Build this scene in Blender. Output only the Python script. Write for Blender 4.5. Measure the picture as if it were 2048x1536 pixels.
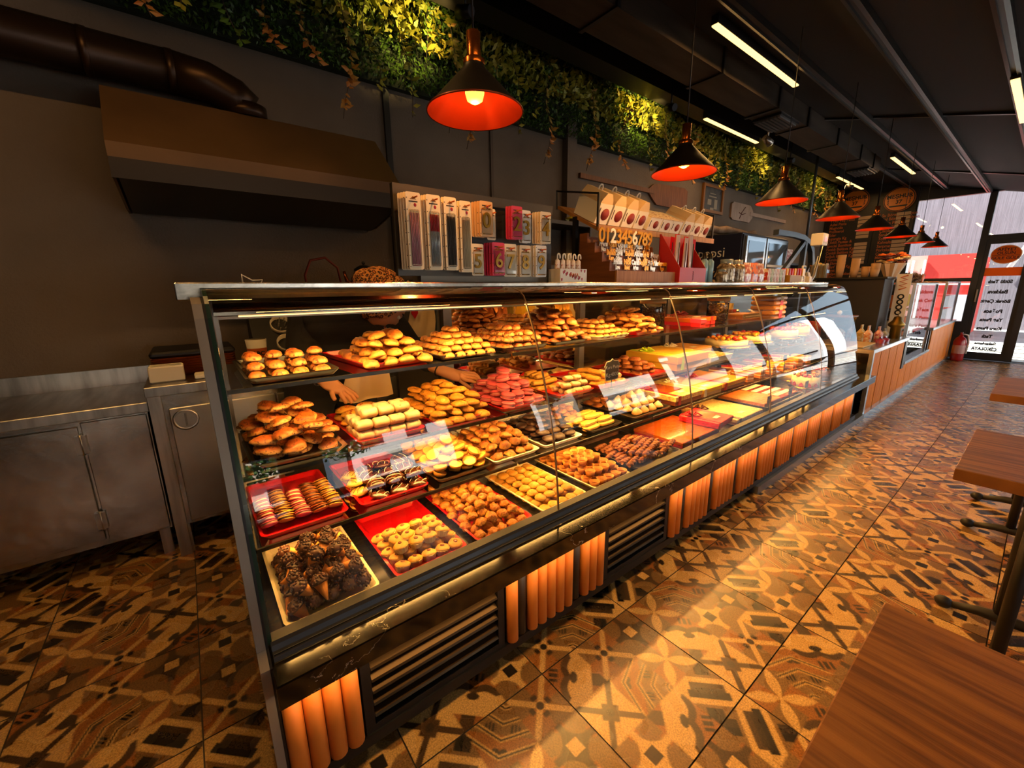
import bpy, bmesh, math, random
import numpy as np
from mathutils import Vector, Matrix, Euler
random.seed(7)
SC = bpy.context.scene
COL = SC.collection
for o in list(bpy.data.objects): bpy.data.objects.remove(o)
PI = math.pi

# ------------------------------------------------------------------ camera
cam_d = bpy.data.cameras.new('camera'); cam = bpy.data.objects.new('camera', cam_d); COL.objects.link(cam)
yaw, pitch, roll = (math.radians(a) for a in (37.8144, 12.9859, -0.71725))
fw = Vector((-math.cos(yaw)*math.cos(pitch), math.sin(yaw)*math.cos(pitch), -math.sin(pitch)))
rt = fw.cross(Vector((0, 0, 1))).normalized(); up = rt.cross(fw)
r2 = rt*math.cos(roll)+up*math.sin(roll); u2 = -rt*math.sin(roll)+up*math.cos(roll)
cam.matrix_world = Matrix(((r2.x, u2.x, -fw.x, 0), (r2.y, u2.y, -fw.y, 0), (r2.z, u2.z, -fw.z, 1.25), (0, 0, 0, 1)))
cam_d.sensor_width = 36; cam_d.lens = 823.65/2048*36; cam_d.clip_start = .02; cam_d.clip_end = 300
SC.camera = cam

# ------------------------------------------------------------------ view, world, sun
vs = SC.view_settings
vs.view_transform = 'Standard'; vs.look = 'None'; vs.gamma = 1; vs.use_curve_mapping = False
vs.exposure = 0.0
SC.cycles.use_denoising = True
SC.cycles.max_bounces = 8; SC.cycles.transparent_max_bounces = 24
SC.cycles.caustics_reflective = False; SC.cycles.caustics_refractive = False
SC.cycles.sample_clamp_indirect = 6
W = bpy.data.worlds.new('sky'); SC.world = W; W.use_nodes = True
W.node_tree.nodes['Background'].inputs[0].default_value = (.62, .80, 1, 1)
W.node_tree.nodes['Background'].inputs[1].default_value = 1.9
sl = bpy.data.lights.new('sun', 'SUN'); sl.energy = 42; sl.angle = .02; sl.color = (1, .95, .87)
so = bpy.data.objects.new('sun', sl); COL.objects.link(so)
so.rotation_euler = Vector((.62, .12, -.78)).to_track_quat('-Z', 'Y').to_euler()
LED = (1, .49, .115)

# ------------------------------------------------------------------ helpers
def lin(h):
    if isinstance(h, str):
        h = h.lstrip('#'); c = [int(h[i:i+2], 16)/255 for i in (0, 2, 4)]
        return tuple(x/12.92 if x <= .04045 else ((x+.055)/1.055)**2.4 for x in c)
    return tuple(h)
MATS = {}
def mat(name, col, rough=.5, metal=0, col2=None, vs=8., bump=0, bs=60., spec=.5, coat=0, emit=None, es=0, rnd=0, stretch=None, ramp=(.35, .65), trans=0):
    if name in MATS: return MATS[name]
    m = bpy.data.materials.new(name); m.use_nodes = True; MATS[name] = m
    nt = m.node_tree; N = nt.nodes; L = nt.links; b = N['Principled BSDF']
    c = lin(col)
    b.inputs['Base Color'].default_value = (*c, 1); b.inputs['Roughness'].default_value = rough
    b.inputs['Metallic'].default_value = metal; b.inputs['Specular IOR Level'].default_value = spec
    b.inputs['Coat Weight'].default_value = coat; b.inputs['Coat Roughness'].default_value = .08
    m.diffuse_color = (*c, 1)
    tc = None
    def vec(scale3=None):
        nonlocal tc
        if tc is None: tc = N.new('ShaderNodeTexCoord')
        if scale3 is None: return tc.outputs['Object']
        mp = N.new('ShaderNodeMapping'); mp.inputs['Scale'].default_value = scale3
        L.new(tc.outputs['Object'], mp.inputs[0]); return mp.outputs[0]
    out = None
    if col2 is not None:
        nz = N.new('ShaderNodeTexNoise'); nz.inputs['Scale'].default_value = vs; nz.inputs['Detail'].default_value = 5
        L.new(vec(stretch), nz.inputs['Vector'])
        rp = N.new('ShaderNodeValToRGB'); rp.color_ramp.elements[0].position = ramp[0]; rp.color_ramp.elements[1].position = ramp[1]
        rp.color_ramp.elements[0].color = (*c, 1); rp.color_ramp.elements[1].color = (*lin(col2), 1)
        L.new(nz.outputs['Fac'], rp.inputs[0]); out = rp.outputs[0]
    if rnd:
        oi = N.new('ShaderNodeObjectInfo'); hs = N.new('ShaderNodeHueSaturation')
        mr = N.new('ShaderNodeMapRange'); mr.inputs[3].default_value = 1-rnd; mr.inputs[4].default_value = 1+rnd
        L.new(oi.outputs['Random'], mr.inputs[0]); L.new(mr.outputs[0], hs.inputs['Value'])
        if out is None: hs.inputs['Color'].default_value = (*c, 1)
        else: L.new(out, hs.inputs['Color'])
        out = hs.outputs[0]
    if out is not None: L.new(out, b.inputs['Base Color'])
    if bump:
        n2 = N.new('ShaderNodeTexNoise'); n2.inputs['Scale'].default_value = bs; n2.inputs['Detail'].default_value = 4
        L.new(vec(stretch), n2.inputs['Vector'])
        bp = N.new('ShaderNodeBump'); bp.inputs['Strength'].default_value = bump; bp.inputs['Distance'].default_value = .01
        L.new(n2.outputs['Fac'], bp.inputs['Height']); L.new(bp.outputs[0], b.inputs['Normal'])
    if emit is not None:
        b.inputs['Emission Color'].default_value = (*lin(emit), 1); b.inputs['Emission Strength'].default_value = es
    return m
def baked(name, pale, brown, dark=None, lo=.25, hi=.7, ns=40., amt=.35, dk=(.58, .68), bump=.35, rough=.55):
    """crust: pale at the bottom and sides, browned on top, with seeds or darker flecks of their own"""
    m = mat(name, pale, rough); nt = m.node_tree; N = nt.nodes; L = nt.links; b = N['Principled BSDF']
    tc = N.new('ShaderNodeTexCoord'); sp = N.new('ShaderNodeSeparateXYZ'); L.new(tc.outputs['Generated'], sp.inputs[0])
    nz = N.new('ShaderNodeTexNoise'); nz.inputs['Scale'].default_value = ns; nz.inputs['Detail'].default_value = 4
    oi = N.new('ShaderNodeObjectInfo'); ad = N.new('ShaderNodeVectorMath'); ad.operation = 'ADD'
    L.new(tc.outputs['Object'], ad.inputs[0]); L.new(oi.outputs['Random'], ad.inputs[1]); L.new(ad.outputs[0], nz.inputs['Vector'])
    mul = N.new('ShaderNodeMath'); mul.operation = 'MULTIPLY_ADD'; mul.inputs[1].default_value = amt*2; mul.inputs[2].default_value = -amt
    L.new(nz.outputs['Fac'], mul.inputs[0])
    su = N.new('ShaderNodeMath'); su.operation = 'ADD'; L.new(sp.outputs['Z'], su.inputs[0]); L.new(mul.outputs[0], su.inputs[1])
    rp = N.new('ShaderNodeValToRGB'); e = rp.color_ramp.elements
    e[0].position = lo; e[0].color = (*lin(pale), 1); e[1].position = hi; e[1].color = (*lin(brown), 1)
    L.new(su.outputs[0], rp.inputs[0]); out = rp.outputs[0]
    if dark:
        n3 = N.new('ShaderNodeTexNoise'); n3.inputs['Scale'].default_value = ns*3; n3.inputs['Detail'].default_value = 3; L.new(ad.outputs[0], n3.inputs['Vector'])
        r3 = N.new('ShaderNodeValToRGB'); r3.color_ramp.elements[0].position = dk[0]; r3.color_ramp.elements[1].position = dk[1]
        L.new(n3.outputs['Fac'], r3.inputs[0])
        mx = N.new('ShaderNodeMix'); mx.data_type = 'RGBA'; L.new(r3.outputs[0], mx.inputs[0]); L.new(out, mx.inputs[6]); mx.inputs[7].default_value = (*lin(dark), 1)
        out = mx.outputs[2]
    hs = N.new('ShaderNodeHueSaturation'); mr = N.new('ShaderNodeMapRange'); mr.inputs[3].default_value = .82; mr.inputs[4].default_value = 1.15
    L.new(oi.outputs['Random'], mr.inputs[0]); L.new(mr.outputs[0], hs.inputs['Value']); L.new(out, hs.inputs['Color']); L.new(hs.outputs[0], b.inputs['Base Color'])
    bp = N.new('ShaderNodeBump'); bp.inputs['Strength'].default_value = bump; bp.inputs['Distance'].default_value = .006
    L.new(nz.outputs['Fac'], bp.inputs['Height']); L.new(bp.outputs[0], b.inputs['Normal'])
    return m
def glassmat(name, tint=(1, 1, 1), ior=1.55, rough=0., refl=1.):
    m = bpy.data.materials.new(name); m.use_nodes = True; nt = m.node_tree; N = nt.nodes; L = nt.links; MATS[name] = m
    N.remove(N['Principled BSDF']); o = N['Material Output']
    t = N.new('ShaderNodeBsdfTransparent'); t.inputs[0].default_value = (*tint, 1)
    g = N.new('ShaderNodeBsdfGlossy'); g.inputs['Roughness'].default_value = rough; g.inputs[0].default_value = (refl, refl, refl, 1)
    f = N.new('ShaderNodeFresnel'); f.inputs[0].default_value = ior
    mx = N.new('ShaderNodeMixShader'); L.new(f.outputs[0], mx.inputs[0]); L.new(t.outputs[0], mx.inputs[1]); L.new(g.outputs[0], mx.inputs[2]); L.new(mx.outputs[0], o.inputs[0])
    return m

class G:
    """a mesh being collected"""
    def __init__(s): s.v = []; s.f = []; s.m = []; s.s = []
    def add(s, vv, ff, mi=0, sm=False):
        b = len(s.v); s.v += [tuple(p) for p in vv]
        for f in ff: s.f.append([b+i for i in f]); s.m.append(mi); s.s.append(sm)
        return s
    def box(s, a, b, mi=0):
        x0, y0, z0 = (min(a[i], b[i]) for i in range(3)); x1, y1, z1 = (max(a[i], b[i]) for i in range(3))
        return s.add([(x0,y0,z0),(x1,y0,z0),(x1,y1,z0),(x0,y1,z0),(x0,y0,z1),(x1,y0,z1),(x1,y1,z1),(x0,y1,z1)],
              [(0,3,2,1),(4,5,6,7),(0,1,5,4),(1,2,6,5),(2,3,7,6),(3,0,4,7)], mi)
    def loft(s, loops, mi=0, sm=False, cap=True, closed=True):
        n = len(loops[0]); vv = [p for l in loops for p in l]; ff = []
        for k in range(len(loops)-1):
            for i in range(n if closed else n-1):
                j = (i+1) % n; ff.append((k*n+i, k*n+j, (k+1)*n+j, (k+1)*n+i))
        s.add(vv, ff, mi, sm)
        if cap:
            b = len(s.v)-len(vv)
            s.f.append(list(range(b+n-1, b-1, -1))); s.m.append(mi); s.s.append(False)
            e = b+(len(loops)-1)*n; s.f.append(list(range(e, e+n))); s.m.append(mi); s.s.append(False)
        return s
    def rbox(s, a, b, c=.004, r=None, mi=0):
        r = r or c
        x0, y0, z0 = (min(a[i], b[i]) for i in range(3)); x1, y1, z1 = (max(a[i], b[i]) for i in range(3))
        L = [rr(x0+i, y0+i, x1-i, y1-i, r, z) for i, z in ((c*.9, z0), (0, z0+c), (0, z1-c), (c*.9, z1))]
        return s.loft(L, mi)
    def lathe(s, prof, n=16, c=(0,0,0), ax='z', mi=0, sm=True, cap=False):
        loops = []
        for r, h in prof:
            l = []
            for i in range(n):
                a = 2*PI*i/n; x, y = r*math.cos(a), r*math.sin(a)
                p = (x, y, h) if ax == 'z' else ((h, x, y) if ax == 'x' else (x, h, y))
                l.append((p[0]+c[0], p[1]+c[1], p[2]+c[2]))
            loops.append(l)
        return s.loft(loops, mi, sm, cap)
    def cyl(s, a, b, r, n=12, mi=0, r2=None):
        return s.tube([a, b], [r, r if r2 is None else r2], n, mi)
    def tube(s, pts, r, n=8, mi=0, sm=True, cap=True):
        P = [Vector(p) for p in pts]; k = len(P); rs = r if isinstance(r, (list, tuple)) else [r]*k
        t0 = (P[1]-P[0]).normalized(); nv = t0.orthogonal().normalized(); loops = []
        for i in range(k):
            t = ((P[min(i+1, k-1)]-P[i]).normalized()+(P[i]-P[max(i-1, 0)]).normalized())
            t = t.normalized() if t.length > 1e-6 else t0
            nv = (nv-t*nv.dot(t)).normalized(); bv = t.cross(nv)
            loops.append([tuple(P[i]+(nv*math.cos(2*PI*j/n)+bv*math.sin(2*PI*j/n))*rs[i]) for j in range(n)])
        return s.loft(loops, mi, sm, cap)
    def ext(s, poly, ax, a, b, mi=0, sm=False):
        f = {'x': lambda p, h: (h, p[0], p[1]), 'y': lambda p, h: (p[0], h, p[1]), 'z': lambda p, h: (p[0], p[1], h)}[ax]
        return s.loft([[f(p, a) for p in poly], [f(p, b) for p in poly]], mi, sm)
    def ell(s, c, r, nu=12, nv=8, mi=0, fn=None):
        loops = []
        for k in range(nv+1):
            th = PI*k/nv; l = []
            for i in range(nu):
                a = 2*PI*i/nu; d = (math.sin(th)*math.cos(a), math.sin(th)*math.sin(a), -math.cos(th))
                q = fn(d) if fn else 1
                l.append((c[0]+r[0]*d[0]*q, c[1]+r[1]*d[1]*q, c[2]+r[2]*d[2]*q))
            loops.append(l)
        return s.loft(loops, mi, True, False)
    def quad(s, a, b, c, d, mi=0): return s.add([a, b, c, d], [(0, 1, 2, 3)], mi)
    def xf(s, M):
        s.v = [tuple(M @ Vector(p)) for p in s.v]; return s
    def join(s, o, M=None, mo=0):
        vv = [tuple(M @ Vector(p)) for p in o.v] if M else o.v
        b = len(s.v); s.v += vv
        for f, mi, sm in zip(o.f, o.m, o.s): s.f.append([b+i for i in f]); s.m.append(mi+mo); s.s.append(sm)
        return s
    def mesh(s, name, mats, recalc=True):
        me = bpy.data.meshes.new(name); me.from_pydata(s.v, [], s.f)
        mats = mats if isinstance(mats, (list, tuple)) else [mats]
        for m in mats: me.materials.append(m)
        me.polygons.foreach_set('material_index', s.m); me.polygons.foreach_set('use_smooth', s.s)
        bm = bmesh.new(); bm.from_mesh(me)
        bmesh.ops.remove_doubles(bm, verts=bm.verts, dist=1e-6)
        if recalc: bmesh.ops.recalc_face_normals(bm, faces=bm.faces)
        bm.to_mesh(me); bm.free(); me.update()
        return me
def rr(x0, y0, x1, y1, r, z, n=3):
    P = []
    r = min(r, (x1-x0)/2, (y1-y0)/2)
    for cx, cy, a0 in ((x1-r, y1-r, 0), (x0+r, y1-r, PI/2), (x0+r, y0+r, PI), (x1-r, y0+r, 1.5*PI)):
        for i in range(n+1):
            a = a0+PI/2*i/n; P.append((cx+r*math.cos(a), cy+r*math.sin(a), z))
    return P
def tag(o, label=None, cat=None, group=None, kind=None):
    if label: o['label'] = label
    if cat: o['category'] = cat
    if group: o['group'] = group
    if kind: o['kind'] = kind
    return o
def ob(name, g, mats=None, parent=None, label=None, cat=None, group=None, kind=None, loc=(0,0,0), rot=(0,0,0)):
    """g: a G or a mesh -> ONE mesh object. Under a parent made by thing(), g is in the parent's local space."""
    me = g if isinstance(g, bpy.types.Mesh) else g.mesh(name, mats)
    o = bpy.data.objects.new(name, me); COL.objects.link(o); o.location = loc; o.rotation_euler = rot
    if parent is not None: o.parent = parent
    return tag(o, label, cat, group, kind)
def thing(name, label, cat, loc=(0,0,0), rotz=0, group=None):
    o = bpy.data.objects.new(name, None); COL.objects.link(o); o.empty_display_size = .05
    o.location = loc; o.rotation_euler = (0, 0, rotz) if not isinstance(rotz, (tuple, list, Euler)) else rotz
    return tag(o, label, cat, group)
def wob(name, g, mats, parent, label=None):
    """a part given in world coordinates under an unrotated thing"""
    L = parent.location
    q = parent.parent
    while q is not None: L = L+q.location; q = q.parent
    return ob(name, g.xf(Matrix.Translation(-L)), mats, parent, label)
def struct(name, g, mats, parent=None):
    return ob(name, g, mats, parent, kind='structure' if parent is None else None)
def dup(root, loc, rot=None, label=None, group=None):
    r = root.copy(); COL.objects.link(r); r.location = loc
    if rot is not None: r.rotation_euler = (0, 0, rot) if not isinstance(rot, (tuple, list)) else rot
    if label: r['label'] = label
    if group: r['group'] = group
    for ch in root.children:
        c = ch.copy(); COL.objects.link(c); c.parent = r
        for g in ch.children:
            d = g.copy(); COL.objects.link(d); d.parent = c
    return r
def text(body, size, mt, M, parent=None, name='lettering', ext=.0006, ax='CENTER', sx=1, mirror=False, bold=0):
    """flat lettering as a mesh; M places the text plane (x right, y up, z out)"""
    cu = bpy.data.curves.new('t', 'FONT'); cu.body = body; cu.size = size; cu.align_x = ax; cu.align_y = 'CENTER'; cu.extrude = ext; cu.offset = bold; cu.resolution_u = 3
    to = bpy.data.objects.new('t', cu)
    me = bpy.data.meshes.new_from_object(to)
    bpy.data.objects.remove(to); bpy.data.curves.remove(cu)
    S = Matrix.Diagonal((-sx if mirror else sx, 1, 1, 1))
    if parent is not None:
        L = parent.location.copy(); q = parent.parent
        while q is not None: L = L+q.location; q = q.parent
        M = Matrix.Translation(-L) @ M
    me.transform(M @ S)
    me.materials.clear(); me.materials.append(mt)
    o = bpy.data.objects.new(name, me); COL.objects.link(o)
    if parent is not None: o.parent = parent
    return o
def facing(ax, p, rot=0):
    """text frame: ax '+x' faces +X (reads along +Y), '-y' faces -Y (reads along +X), '+z' lies flat"""
    B = {'+x': ((0,0,1),(1,0,0),(0,1,0)), '-y': ((1,0,0),(0,0,-1),(0,1,0)), '+z': ((0,-1,0),(1,0,0),(0,0,1))}[ax]
    return Matrix.Translation(p) @ Matrix(B).to_4x4() @ Matrix.Rotation(rot, 4, 'Z')
def area(name, parent, p, sx, sy, power, col, d=(0,0,-1)):
    l = bpy.data.lights.new(name, 'AREA'); l.shape = 'RECTANGLE'; l.size = sx; l.size_y = sy; l.energy = power; l.color = col
    o = bpy.data.objects.new(name, l); COL.objects.link(o)
    L = Vector((0,0,0)); q = parent
    while q is not None: L = L+q.location; q = q.parent
    o.location = Vector(p)-L; o.rotation_euler = Vector(d).to_track_quat('-Z', 'X').to_euler() if d != (0,0,-1) else (0,0,0)
    if parent is not None: o.parent = parent
    return o
# ------------------------------------------------------------------ common materials
M_black = mat('black_metal', '#17161a', .45, .3)
M_dark = mat('dark_lacquer', '#141210', .35)
M_steel = mat('stainless_steel', '#c4bfb6', .28, 1, '#9c968c', 3., .05, 200, stretch=(1, 8, 1))
M_steelw = mat('worn_steel', '#c4c0b8', .27, 1, '#8d8981', 4., .25, 14)
M_grey = mat('grey_aluminium', '#6d6a68', .4, .8)
M_glass = glassmat('clear_glass', (.97, .985, .97), 1.58)
M_gedge = mat('green_glass_edge', '#24382e', .2)
M_white = mat('white_card', '#efe9de', .6)
M_kraft = mat('kraft_card', '#b78a55', .7, col2='#a87a48', vs=30)
M_kraftl = mat('pale_kraft', '#d9b98a', .7)
M_paper = mat('paper', '#e9e2d3', .8)
M_red = mat('red_melamine', '#c3060f', .28, coat=.3)
M_redcard = mat('red_card', '#c81420', .4)
M_gold = mat('gold_foil', '#e3a53c', .22, 1)
M_wood = mat('oak_board', '#a9743c', .5, 0, '#8b5a2a', 6., .1, 40, stretch=(1, 14, 1))
M_orange = mat('orange_wood', '#ec8a16', .45, 0, '#dc7408', 4., .05, 60, stretch=(8, 8, .6))
M_flute = mat('orange_flute', '#de8436', .48, 0, '#d4782a', 3.)
M_bulb = mat('bulb_glow', '#ffcf80', .3, emit=(1, .5, .08), es=9)
M_ledon = mat('led_diffuser', '#fff0d0', .4, emit=(1, .60, .19), es=2.8)

# ------------------------------------------------------------------ floor
def motif(k, u, v):
    """cement-tile print, one of eight ornaments on [-1,1]^2 -> palette index"""
    a, b = abs(u), abs(v); p, q = (u+v)/1.41421, (u-v)/1.41421; ap, aq = abs(p), abs(q); r = math.hypot(u, v)
    if k == 0:      # brown cross on cream
        if r < .17: return 3
        if max(ap, aq) < .34: return 2
        if min(ap, aq) < .13: return 2
        return 0
    if k == 1:      # cream cross with dark hub on speckled brown
        if r < .17: return 4
        if min(ap, aq) < .12: return 0
        if max(a, b) < .52 and min(a, b) < .14 and max(a, b) > .3: return 3
        return 1 if u*v > 0 else 5
    if k == 2:      # four petals
        for s, t in ((p, q), (q, p)):
            w = abs(s)-.7
            if abs(w) < .7 and abs(t) < .24*(1-(w/.72)**2): return 0
        return 5 if (u > 0) ^ (v > 0) else 1
    if k == 3 or k == 7:   # curved star with a diamond
        if ap+aq < .36: return 4 if k == 3 else 0
        if (1-a)**2+(1-b)**2 > .86 and not (a > .8 and b < .2) or (a < .14 or b < .14): 
            return 0 if k == 3 else 2
        if (a < .24 and b > .78) or (b < .24 and a > .78): return 5
        return 1
    if k == 4:      # folded dark bar
        if aq < .36 and ap < .86-(.0 if q < 0 else .12): 
            return 3 if (aq < .12 and ap < .62) else (4 if q < 0 else 2)
        if aq < .62: return 0
        if aq > .75 and ap < .32: return 4 if p > 0 else 3
        return 1
    if k == 5:      # scalloped ornament
        s, t = q, p
        e = .25+.16*abs(math.sin(t*3.2))
        if abs(s-.05) < .16 and abs(t) < .95*(1-((s-.05)/.2)**2)*.3: return 3
        if -.75 < s < e-.1: return 0
        if s < e+.22 and s > 0: return 2
        if s <= -.75: return 5 if abs(t) > .3 else 2
        if abs(s-.95) < .2 and abs(t) < .34: return 3 if abs(t) < .1 or abs(abs(t)-.24) < .07 else 5
        return 5
    # k == 6: chevrons with dark leaves
    s = q+.45*ap
    w = s % .62
    if w < .07: return 0
    if w < .15: return 4
    if w < .2: return 0
    if math.hypot(ap-.5, q+.3) < .24 and (ap*7) % 1 > .35: return 4
    if math.hypot(ap-.15, q-.55) < .16: return 3
    return 5 if q > -.1 else 1
PAL = [lin(h) for h in ('#c49a5c', '#7a5a34', '#46321f', '#33261b', '#231c17', '#8f5a2a')]
M_tile = mat('printed_tile', '#9a7c52', .32, spec=.5)
nt = M_tile.node_tree; N = nt.nodes; L = nt.links
ca = N.new('ShaderNodeVertexColor'); ca.layer_name = 'print'
nz = N.new('ShaderNodeTexNoise'); nz.inputs['Scale'].default_value = 220; tc = N.new('ShaderNodeTexCoord'); L.new(tc.outputs['Object'], nz.inputs['Vector'])
mr = N.new('ShaderNodeMapRange'); mr.inputs[1].default_value = .3; mr.inputs[2].default_value = .7; mr.inputs[3].default_value = .62; mr.inputs[4].default_value = 1.35
L.new(nz.outputs['Fac'], mr.inputs[0])
mx = N.new('ShaderNodeMix'); mx.data_type = 'RGBA'; mx.blend_type = 'MULTIPLY'; mx.inputs[0].default_value = 1
L.new(ca.outputs[0], mx.inputs[6]); L.new(mr.outputs[0], mx.inputs[7]); L.new(mx.outputs[2], N['Principled BSDF'].inputs['Base Color'])
n3 = N.new('ShaderNodeTexNoise'); n3.inputs['Scale'].default_value = 9; L.new(tc.outputs['Object'], n3.inputs['Vector'])
m3 = N.new('ShaderNodeMapRange'); m3.inputs[3].default_value = .20; m3.inputs[4].default_value = .36; L.new(n3.outputs['Fac'], m3.inputs[0]); L.new(m3.outputs[0], N['Principled BSDF'].inputs['Roughness'])
TP = .449
def tile_mesh(name, cells):
    n = 126; S = TP-.004; g = np.linspace(-S/2, S/2, n+1)
    cols = np.zeros(((n+1)*(n+1), 4), np.float32); cols[:, 3] = 1
    V = []; F = []
    sub = ((-.25, -.25), (.25, -.25), (-.25, .25), (.25, .25))
    for i in range(n+1):
        for j in range(n+1):
            V.append((g[i], g[j], 0)); c = [0, 0, 0]
            for du, dv in sub:
                x = min(max((i+du)/n*3, 0), 2.9999); y = min(max((j+dv)/n*3, 0), 2.9999)
                k, rot = cells[int(x)][int(y)]; u = (x % 1)*2-1; v = (y % 1)*2-1
                for _ in range(rot): u, v = v, -u
                pc = PAL[motif(k, u, v)]
                for t in range(3): c[t] += pc[t]/4
            cols[i*(n+1)+j, :3] = c
    for i in range(n):
        for j in range(n): a = i*(n+1)+j; F.append((a, a+n+1, a+n+2, a+1))
    b = len(V); h = S/2
    V += [(-h,-h,0),(h,-h,0),(h,h,0),(-h,h,0),(-h,-h,-.008),(h,-h,-.008),(h,h,-.008),(-h,h,-.008)]
    F += [(b,b+4,b+5,b+1),(b+1,b+5,b+6,b+2),(b+2,b+6,b+7,b+3),(b+3,b+7,b+4,b)]
    me = bpy.data.meshes.new(name); me.from_pydata(V, [], F)
    at = me.color_attributes.new('print', 'FLOAT_COLOR', 'POINT')
    cc = np.vstack([cols, np.tile(np.array([[.1,.08,.06,1]], np.float32), (8, 1))]); at.data.foreach_set('color', cc.ravel())
    me.materials.append(M_tile); me.update(); return me
rt_ = random.Random(3)
LAY = [[[(0,0),(5,1),(2,0)],[(1,0),(3,0),(6,1)],[(4,1),(7,0),(5,3)]],
       [[(6,0),(3,0),(5,0)],[(2,0),(4,0),(1,0)],[(0,0),(5,2),(3,0)]],
       [[(3,0),(4,3),(0,0)],[(7,0),(2,0),(5,1)],[(1,0),(6,2),(4,0)]],
       [[(5,3),(1,0),(7,0)],[(0,0),(6,3),(2,0)],[(3,0),(5,1),(4,2)]]]
TILES = [tile_mesh('floor_tile', l) for l in LAY]
floor = struct('floor', G().box((-3.05, -2.6, -.06), (1.9, 10.34, -.0035)), mat('grout', '#3a2f24', .8))
for i in range(-6, 6):
    for j in range(-8, 21):
        cx = -.381+(i+.5)*TP; cy = 1.204+(j+.5)*TP
        if cx < -2.9 or cx > 1.75 or cy < -2.5 or cy > 10.2: continue
        if -1.75 < cx < -1.1 and cy > .3: continue
        if cx < -1.7 and cy > 1.2: continue
        if cx > .6 and cy < .4: continue
        o = ob('floor_tile', rt_.choice(TILES), parent=floor, loc=(cx, cy, 0), rot=(0, 0, rt_.randrange(4)*PI/2))

# ------------------------------------------------------------------ walls and ceiling
M_wall = mat('dark_plaster', '#74675a', .85, 0, '#5f5347', 1.2, .25, 90)
M_ceil = mat('black_fabric_roof', '#100e0c', .8)
zc = lambda x: 2.4774-.253*x
w = G().box((-3.2, -2.7, -.05), (-3.05, 10.45, 3.42)); struct('wall_back', w, M_wall)
struct('wall_left', G().box((-3.05, -2.7, -.05), (1.9, -2.6, 3.4)), M_wall)
struct('trim_1', G().box((-3.05, 1.27, .9), (-3.025, 1.31, 2.75)), mat('black_conduit', '#15120f', .5))
struct('trim_2', G().box((-3.05, 2.165, 1.6), (-3.035, 2.19, 2.7)), mat('painted_conduit', '#54473c', .7))
struct('trim_3', G().box((-3.05, 3.0, 0), (-2.98, 3.12, 2.75)), M_wall)
struct('ceiling', G().ext([(-3.1, zc(-3.1)), (2.0, zc(2.0)), (2.0, zc(2.0)+.06), (-3.1, zc(-3.1)+.06)], 'y', -2.7, 10.45), M_ceil)
M_rail = mat('dark_rail', '#3a3733', .38, .7)
n = 4
for x in (-1.86, -1.37, -.88, -.38, .11, .6, 1.1):
    g = G(); z = zc(x)
    g.ext([(x-.03, z), (x-.03, z-.05), (x-.012, z-.055), (x-.012, z-.04), (x+.012, z-.04), (x+.012, z-.055), (x+.03, z-.05), (x+.03, z)], 'y', -2.6, 10.3)
    struct('trim_%d' % n, g, M_rail); n += 1
for y in (2.2, 5.45, 8.6):
    for x in (-1.86, -1.37, -.88, -.38, .11):
        g = G(); z = zc(x)-.022; g.ext([(x+.03, z), (x+.46, zc(x+.46)-.022), (x+.46, zc(x+.46)), (x+.03, z+.022)], 'y', y, y+.03)
        struct('trim_%d' % n, g, M_dark); n += 1
# beam along the plant wall
struct('trim_%d' % n, G().box((-2.62, -2.6, 2.96), (-2.44, 10.3, 3.09)), M_dark); n += 1
# end wall with door and windows (Y = 10.34)
M_frame = mat('anthracite_frame', '#24211f', .5)
YE = 10.34
g = G(); g.box((-3.05, YE, 0), (-1.74, YE+.1, 3.3)); g.box((-1.74, YE, 0), (-.87, YE+.1, .62)); g.box((-1.74, YE, 2.66), (1.9, YE+.1, 3.0)); g.box((-.87, YE, 0), (-.79, YE+.1, 2.75)); g.box((-.79, YE, 1.93), (1.9, YE+.1, 2.0)); g.box((-.30, YE, 0), (-.22, YE+.1, 1.95)); g.box((.75, YE, 0), (.85, YE+.1, 2.75)); g.box((-1.74, YE+.01, 1.28), (-.87, YE+.09, 1.34))
struct('wall_end', g, M_frame)
g = G().box((-1.74, YE+.04, 1.34), (-.87, YE+.046, 2.66)); win = struct('window_1', g, M_glass)
wob('window_frame', G().box((-1.76, YE-.01, 1.32), (-1.70, YE+.03, 2.9)), M_frame, win)
struct('window_2', G().box((-1.74, YE+.04, .62), (-.87, YE+.046, 1.28)), M_glass)
struct('window_3', G().box((-.79, YE+.04, 2.0), (.75, YE+.046, 2.66)), M_glass)
struct('window_4', G().box((-.22, YE+.04, 0.1), (.75, YE+.046, 1.93)), M_glass)
# the door leaf with its lettering
dr = struct('door_1', G().box((-.79, YE+.02, .0), (-.74, YE+.06, 1.93)).box((-.35, YE+.02, 0), (-.30, YE+.06, 1.93)).box((-.74, YE+.02, 0), (-.35, YE+.06, .12)).box((-.74, YE+.02, 1.86), (-.35, YE+.06, 1.93)), M_frame)
wob('door_glass', G().box((-.74, YE+.036, .12), (-.35, YE+.042, 1.86)), M_glass, dr)
wob('door_handle', G().box((-.775, YE-.03, .95), (-.76, YE+.02, 1.15)), M_steel, dr)
def vinyl(name, c):
    m = mat(name, c, .5); N = m.node_tree.nodes; L = m.node_tree.links; tr = N.new('ShaderNodeBsdfTranslucent'); tr.inputs[0].default_value = (*lin(c), 1)
    mx = N.new('ShaderNodeMixShader'); mx.inputs[0].default_value = .6; L.new(N['Principled BSDF'].outputs[0], mx.inputs[1]); L.new(tr.outputs[0], mx.inputs[2]); L.new(mx.outputs[0], N['Material Output'].inputs[0]); return m
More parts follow.
